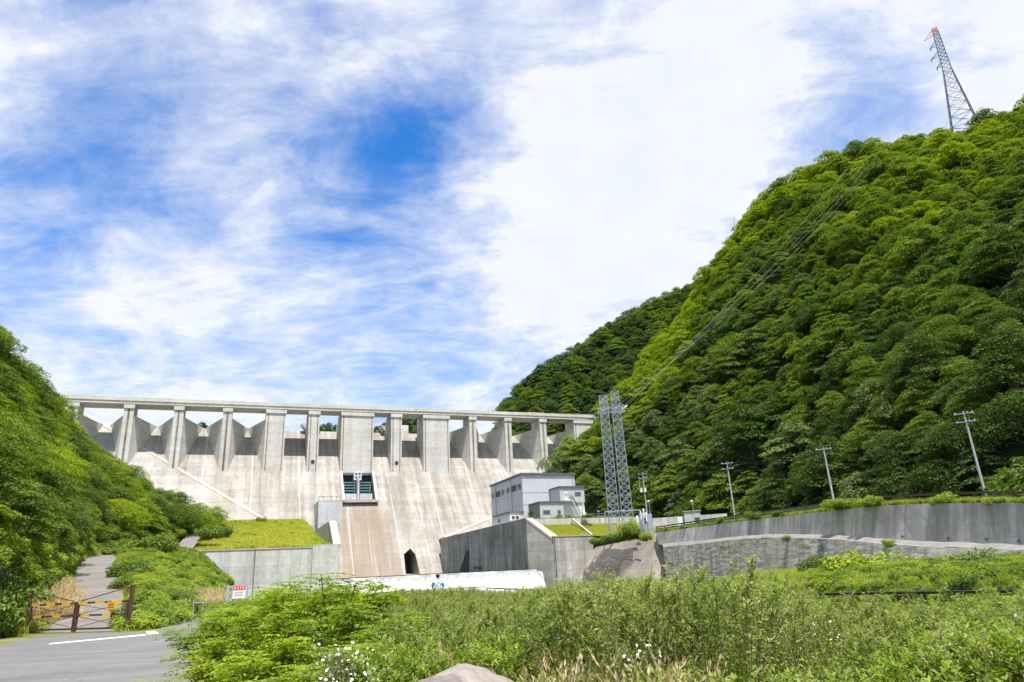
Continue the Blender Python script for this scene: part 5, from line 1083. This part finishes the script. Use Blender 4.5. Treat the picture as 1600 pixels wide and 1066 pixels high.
Pb,_,_=sample(GS,12000,rng,4,None); a,b,z=project(Pb); ok=(a>1255)&(a<1680)|(rng.random(len(Pb))<.25); Pb=Pb[ok]; scatter('bank_grass',gt1,Pb,.7+.8*rng.random(len(Pb)),'bright grass on the river bank below the rough wall','grass')
Pb2,_,_=sample(GS,2200,rng,4,None); a,b,z=project(Pb2); Pb2=Pb2[(a>1265)]; scatter('bank_weeds',cb2,Pb2,.5+.8*rng.random(len(Pb2)),'leafy weeds on the river bank','weeds')
# strip of plants on the long wall top, bench, platform edge and road edges
Pv=np.array([SP[i]+sdn[i]*(.6+.7*rng.random())+(SP[min(i+1,len(SP)-1)]-SP[i])*rng.random() for i in rng.integers(0,len(SP)-1,1500)]); scatter('wall_top_plants',gt1,Pv,.6+.7*rng.random(len(Pv)),'green plants along the top of the long streaked wall','plants')
Pv=np.array([SP[i]+sdn[i]*(.5+.9*rng.random())+(SP[i+1]-SP[i])*rng.random() for i in rng.integers(0,len(SP)-1,230)]); scatter('wall_top_bushes',cb2,Pv,.3+.5*rng.random(len(Pv))**2,'small leafy bushes along the guardrail','plants')
Pv=np.array([T(58+30*rng.random(),-87.0+1.2*rng.random(),12.55) for _ in range(300)]); scatter('platform_weeds',gt1,Pv,.7+.6*rng.random(len(Pv)),'weeds along the platform edge','weeds')
Pe_=np.concatenate([L[i]+(L[i+1]-L[i])*rng.random((260,1))+np.stack([-.2-1.6*rng.random(260),rng.normal(0,.2,260),np.zeros(260)],1) for i in range(len(L)-1)]); scatter('roadside_grass',gt1,Pe_,.8+.9*rng.random(len(Pe_)),'tall grass along the left edge of the access road','grass')
dr=protos('dry',[blades(80+k,60,.9,.35,.010,ML['dry'],'dry_grass_tuft',.55,True) for k in range(3)])
Pd=np.array([np.array(hr(x_,y_,r__))+[rng.normal(0,.5),rng.normal(0,1.2),0] for x_,y_,r__ in((64,952,50),(72,938,56),(80,925,62),(62,965,47),(55,975,45),(325,958,51),(335,955,53),(318,950,55),(300,945,58)) for _ in range(26)]); scatter('dry_grass',dr,Pd-[0,0,.1],1.0+.5*rng.random(len(Pd)),'tan dry grass tufts beside the access road and at the embankment foot','grass')

# ------------------------------------------------------------------ foreground weeds
RE=[np.array(hz(*q)[:2]) for q in((305,1075),(292,1010),(312,978),(350,952))]
def right_of_road(P):
    yy=np.array([p[1] for p in RE]); xx=np.array([p[0] for p in RE]); return P[:,0]>np.interp(P[:,1],yy,xx)+.35
def field(n,r0,r1,p0,p1):
    rr=np.sqrt(rng.random(n)*(r1*r1-r0*r0)+r0*r0); az=np.array([math.atan2(*ray(x,900)[:2]) for x in(p0,p1)]); a=az[0]+(az[1]-az[0])*rng.random(n); P=np.stack([rr*np.sin(a),rr*np.cos(a),np.zeros(n)],1)
    e_=fenced(P[:,0],P[:,1]); ok=right_of_road(P)&(e_<2.2); P=P[ok]; e_=e_[ok]; P[:,2]=-np.clip(e_/9,0,1)*4.2*(e_>0); return P,np.linalg.norm(P[:,:2],axis=1)
wd1=protos('weeds_a',[weed(90+k,1.0,8,300,.017,ML['weed'],'weed_stalk',.17) for k in range(5)]+[weed(96+k,1.02,9,260,.016,ML['weed2'],'weed_stalk',.16) for k in range(2)])
P_,r_=field(18000,6.3,37,250,1720); a,b,z=project(P_+[0,0,1.2])
e_=fenced(P_[:,0],P_[:,1])
hgt=1.12+.13*hnoise(P_,1.1)+.12*hnoise(P_,.45,4)+rng.normal(0,.07,len(P_))
hgt+=np.interp(a,[500,700,850,960,1060,1120,1190,1260,1400,1700],[-.08,-.14,.04,.20,.22,.16,.27,.02,-.14,-.16])
hgt*=np.interp(e_,[-9,-4,-1,2],[1,.97,.80,.72])
# a few taller stalks break the outline
tall=rng.random(len(P_))<.035; hgt[tall&(a>880)&(a<1330)]*=1.14
kp=(rng.random(len(P_))<np.interp(r_,[7,14,30],[1,.8,.5]))&~((a<600)&(r_<17))&(a>300)&~((a<830)&(r_<7.4)); P_=P_[kp]; scatter('tall_weeds',wd1,P_,np.stack([hgt[kp]]*3,1),'dense mass of fine-leaved tall green weeds filling the foreground','weeds',.07)
lowp=protos('low',[weed(110+k,.55,6,120,.026,ML['bright' if k%2 else 'weed'],'low_weed',.16,.05) for k in range(4)]+[blades(115,40,.5,.15,.008,ML['grass'],droop=.5)])
P2,r2=field(2600,4.6,6.9,290,1750); a,b,z=project(P2+[0,0,.4]); P2=P2[~((a>630)&(a<815)&(np.linalg.norm(P2[:,:2],axis=1)<6.6))]; scatter('low_weeds',lowp,P2,.75+.5*rng.random(len(P2)),'low bright weeds and grass at the near edge of the field','weeds')
# broad bright weeds to the right
br_=protos('broad',[weed(120+k,.95,9,240,.027,ML['bright'],'leafy_weed',.2) for k in range(3)]+[weed(124,.95,8,160,.03,ML['weed'],'leafy_weed',.2)])
P3,r3=field(1700,6.0,12,1290,1750); a,b,z=project(P3); kp=rng.random(len(P3))<np.interp(a,[1290,1480],[.25,1]); P3=P3[kp]; a=a[kp]; scatter('leafy_weeds',br_,P3,np.interp(a,[1300,1450,1600],[.62,.78,.92])*(.85+.3*rng.random(len(P3))),'bright broad-leaved weeds at the right of the field','weeds')
P3,r3=field(500,6.4,9,560,800); scatter('leafy_weeds',br_,P3,.72+.3*rng.random(len(P3)),'pale broad-leaved weeds around the boulder','weeds')
# big plume-leaved plants at right
for x_,y_,rr in((1500,1040,8.5),(1525,1010,10),(1470,1015,9.5)):
    p=hr(x_,y_,rr); p[2]=0
# dry grass in front
d2=protos('dry2',[blades(130+k,16,1.0,.12,.0042,ML['dry'],'dry_grass_tuft',.35,True) for k in range(4)])
cl=[(700,6.9,1.05),(712,7.0,1.1),(815,6.2,.95),(830,6.0,.9),(880,6.1,1.),(895,6.4,.95),(925,6.2,.9),(950,6.0,.85),(985,6.3,1.),(1000,6.1,1.0),(1035,6.2,.98),(1090,6.0,1.0),(1100,6.2,.85),(800,6.1,.75),(850,5.9,.7),(1140,6.1,.7),(1508,6.2,1.05),(760,6.9,.7),(970,5.9,.7),(1060,5.9,.7)]
Pd=[];sd=[]
for x_,rr,h_ in cl:
    for j in range(4): p=hr(x_+rng.normal(0,9),1000,rr+rng.normal(0,.12)); p[2]=0; Pd.append(p); sd.append(h_*(.72+.28*rng.random()))
scatter('dry_grass',d2,np.array(Pd),sd,'pale dry grass stalks with feathery heads in the near foreground','grass',.1)
# pinnate-leaved shrubs at the left of the field
PN=[pinnate(140+k,1.5,.85,300,None) for k in range(3)]
PNm=[(crown_mesh('foliage',V,ML[tone]),wood_mesh('stems',sg,MC['bark'],4)) for (V,sg) in PN for tone in('bright','yel')]
for k,(x_,rr,h_,lb) in enumerate(((340,12.0,.92,'arching pinnate-leaved shrub overhanging the asphalt road edge'),(330,9.4,.78,'low pinnate-leaved shrub at the near road edge'),(408,12.5,1.12,None),(440,10.5,1.08,None),(480,12.0,1.2,None),(520,10.8,1.26,'tallest pinnate-leaved shrub, its tip in front of the basin wall'),(555,9.3,1.02,None),(420,8.4,.82,None),(500,8.2,.84,None),(370,8.0,.66,None),(465,7.0,.66,None),(390,6.6,.58,None),(540,7.4,.74,None),(330,7.2,.55,None),(585,8.4,.8,None),(600,10.6,.92,None),(395,14.5,1.1,None),(510,15.5,1.12,None),(450,15,1.2,None))):
    p=hr(x_,960,rr); p[2]=0; fm,wm_=PNm[k%len(PNm)]; e=empty('pinnate_shrub',p,lb or 'bright green pinnate-leaved shrub in the thick clump between road and weeds','shrub',None if lb else 'pinnate-leaved shrubs of the clump',float(rng.random()*6.28)); e.scale=(h_*1.1,h_*1.1,h_); obj('stems',wm_,e); obj('foliage',fm,e)
# white flowers
fl_=protos('fl',[umbel(150+k,1.0,MC['flower']) for k in range(3)])
Pf=[];sf=[]
for x_,rr,h_,n_ in((535,7.0,1.02,9),(548,6.8,.90,6),(515,6.9,.84,3),(585,6.6,.74,3),(1015,7.0,.98,4),(800,7.1,.96,1),(990,6.8,.95,2),(1425,7.0,.80,2),(1440,7.2,.88,2),(1465,7.3,.84,2),(1420,6.6,.66,3),(1590,7.8,1.02,3),(1578,8.2,1.05,2),(1510,9,1.0,1),(1200,8,1.1,1),(1300,8.4,1.0,1)):
    for j in range(n_): p=hr(x_+rng.normal(0,16),1000,rr+rng.normal(0,.25)); p[2]=0; Pf.append(p); sf.append(h_*(.9+.16*rng.random()))
scatter('white_flowers',fl_,np.array(Pf),sf,'small white daisy-like flowers standing among the weeds','flowers',.1)
# boulder
bo_=np.array(hr(725,1052,5.9)); bt_=bo_[2]; bo_[2]=0; m_=bpy.data.meshes.new('boulder'); bm=bmesh.new(); bmesh.ops.create_icosphere(bm,subdivisions=5,radius=1)
for v_ in bm.verts:
    c=np.array(v_.co); n_=1+.09*float(hnoise(c,1.7,1))+.045*float(hnoise(c,5,2))+.02*float(hnoise(c,13,3)); v_.co=Vector((c[0]*.47*n_,c[1]*.42*n_,(max(c[2],0)**.7*.30+bt_-.30)*(1+(n_-1)*.6) if c[2]>0 else (bt_-.30)*(1+c[2])-.02))
bm.to_mesh(m_); bm.free(); m_.materials.append(MC['stone']); m_.polygons.foreach_set('use_smooth',[True]*len(m_.polygons)); o=obj('boulder',m_); o.location=tuple(bo_); tag(o,'pale brownish boulder at the bottom edge among the weeds','boulder')
for o in bpy.data.objects:
    if '_o' in o: del o['_o']
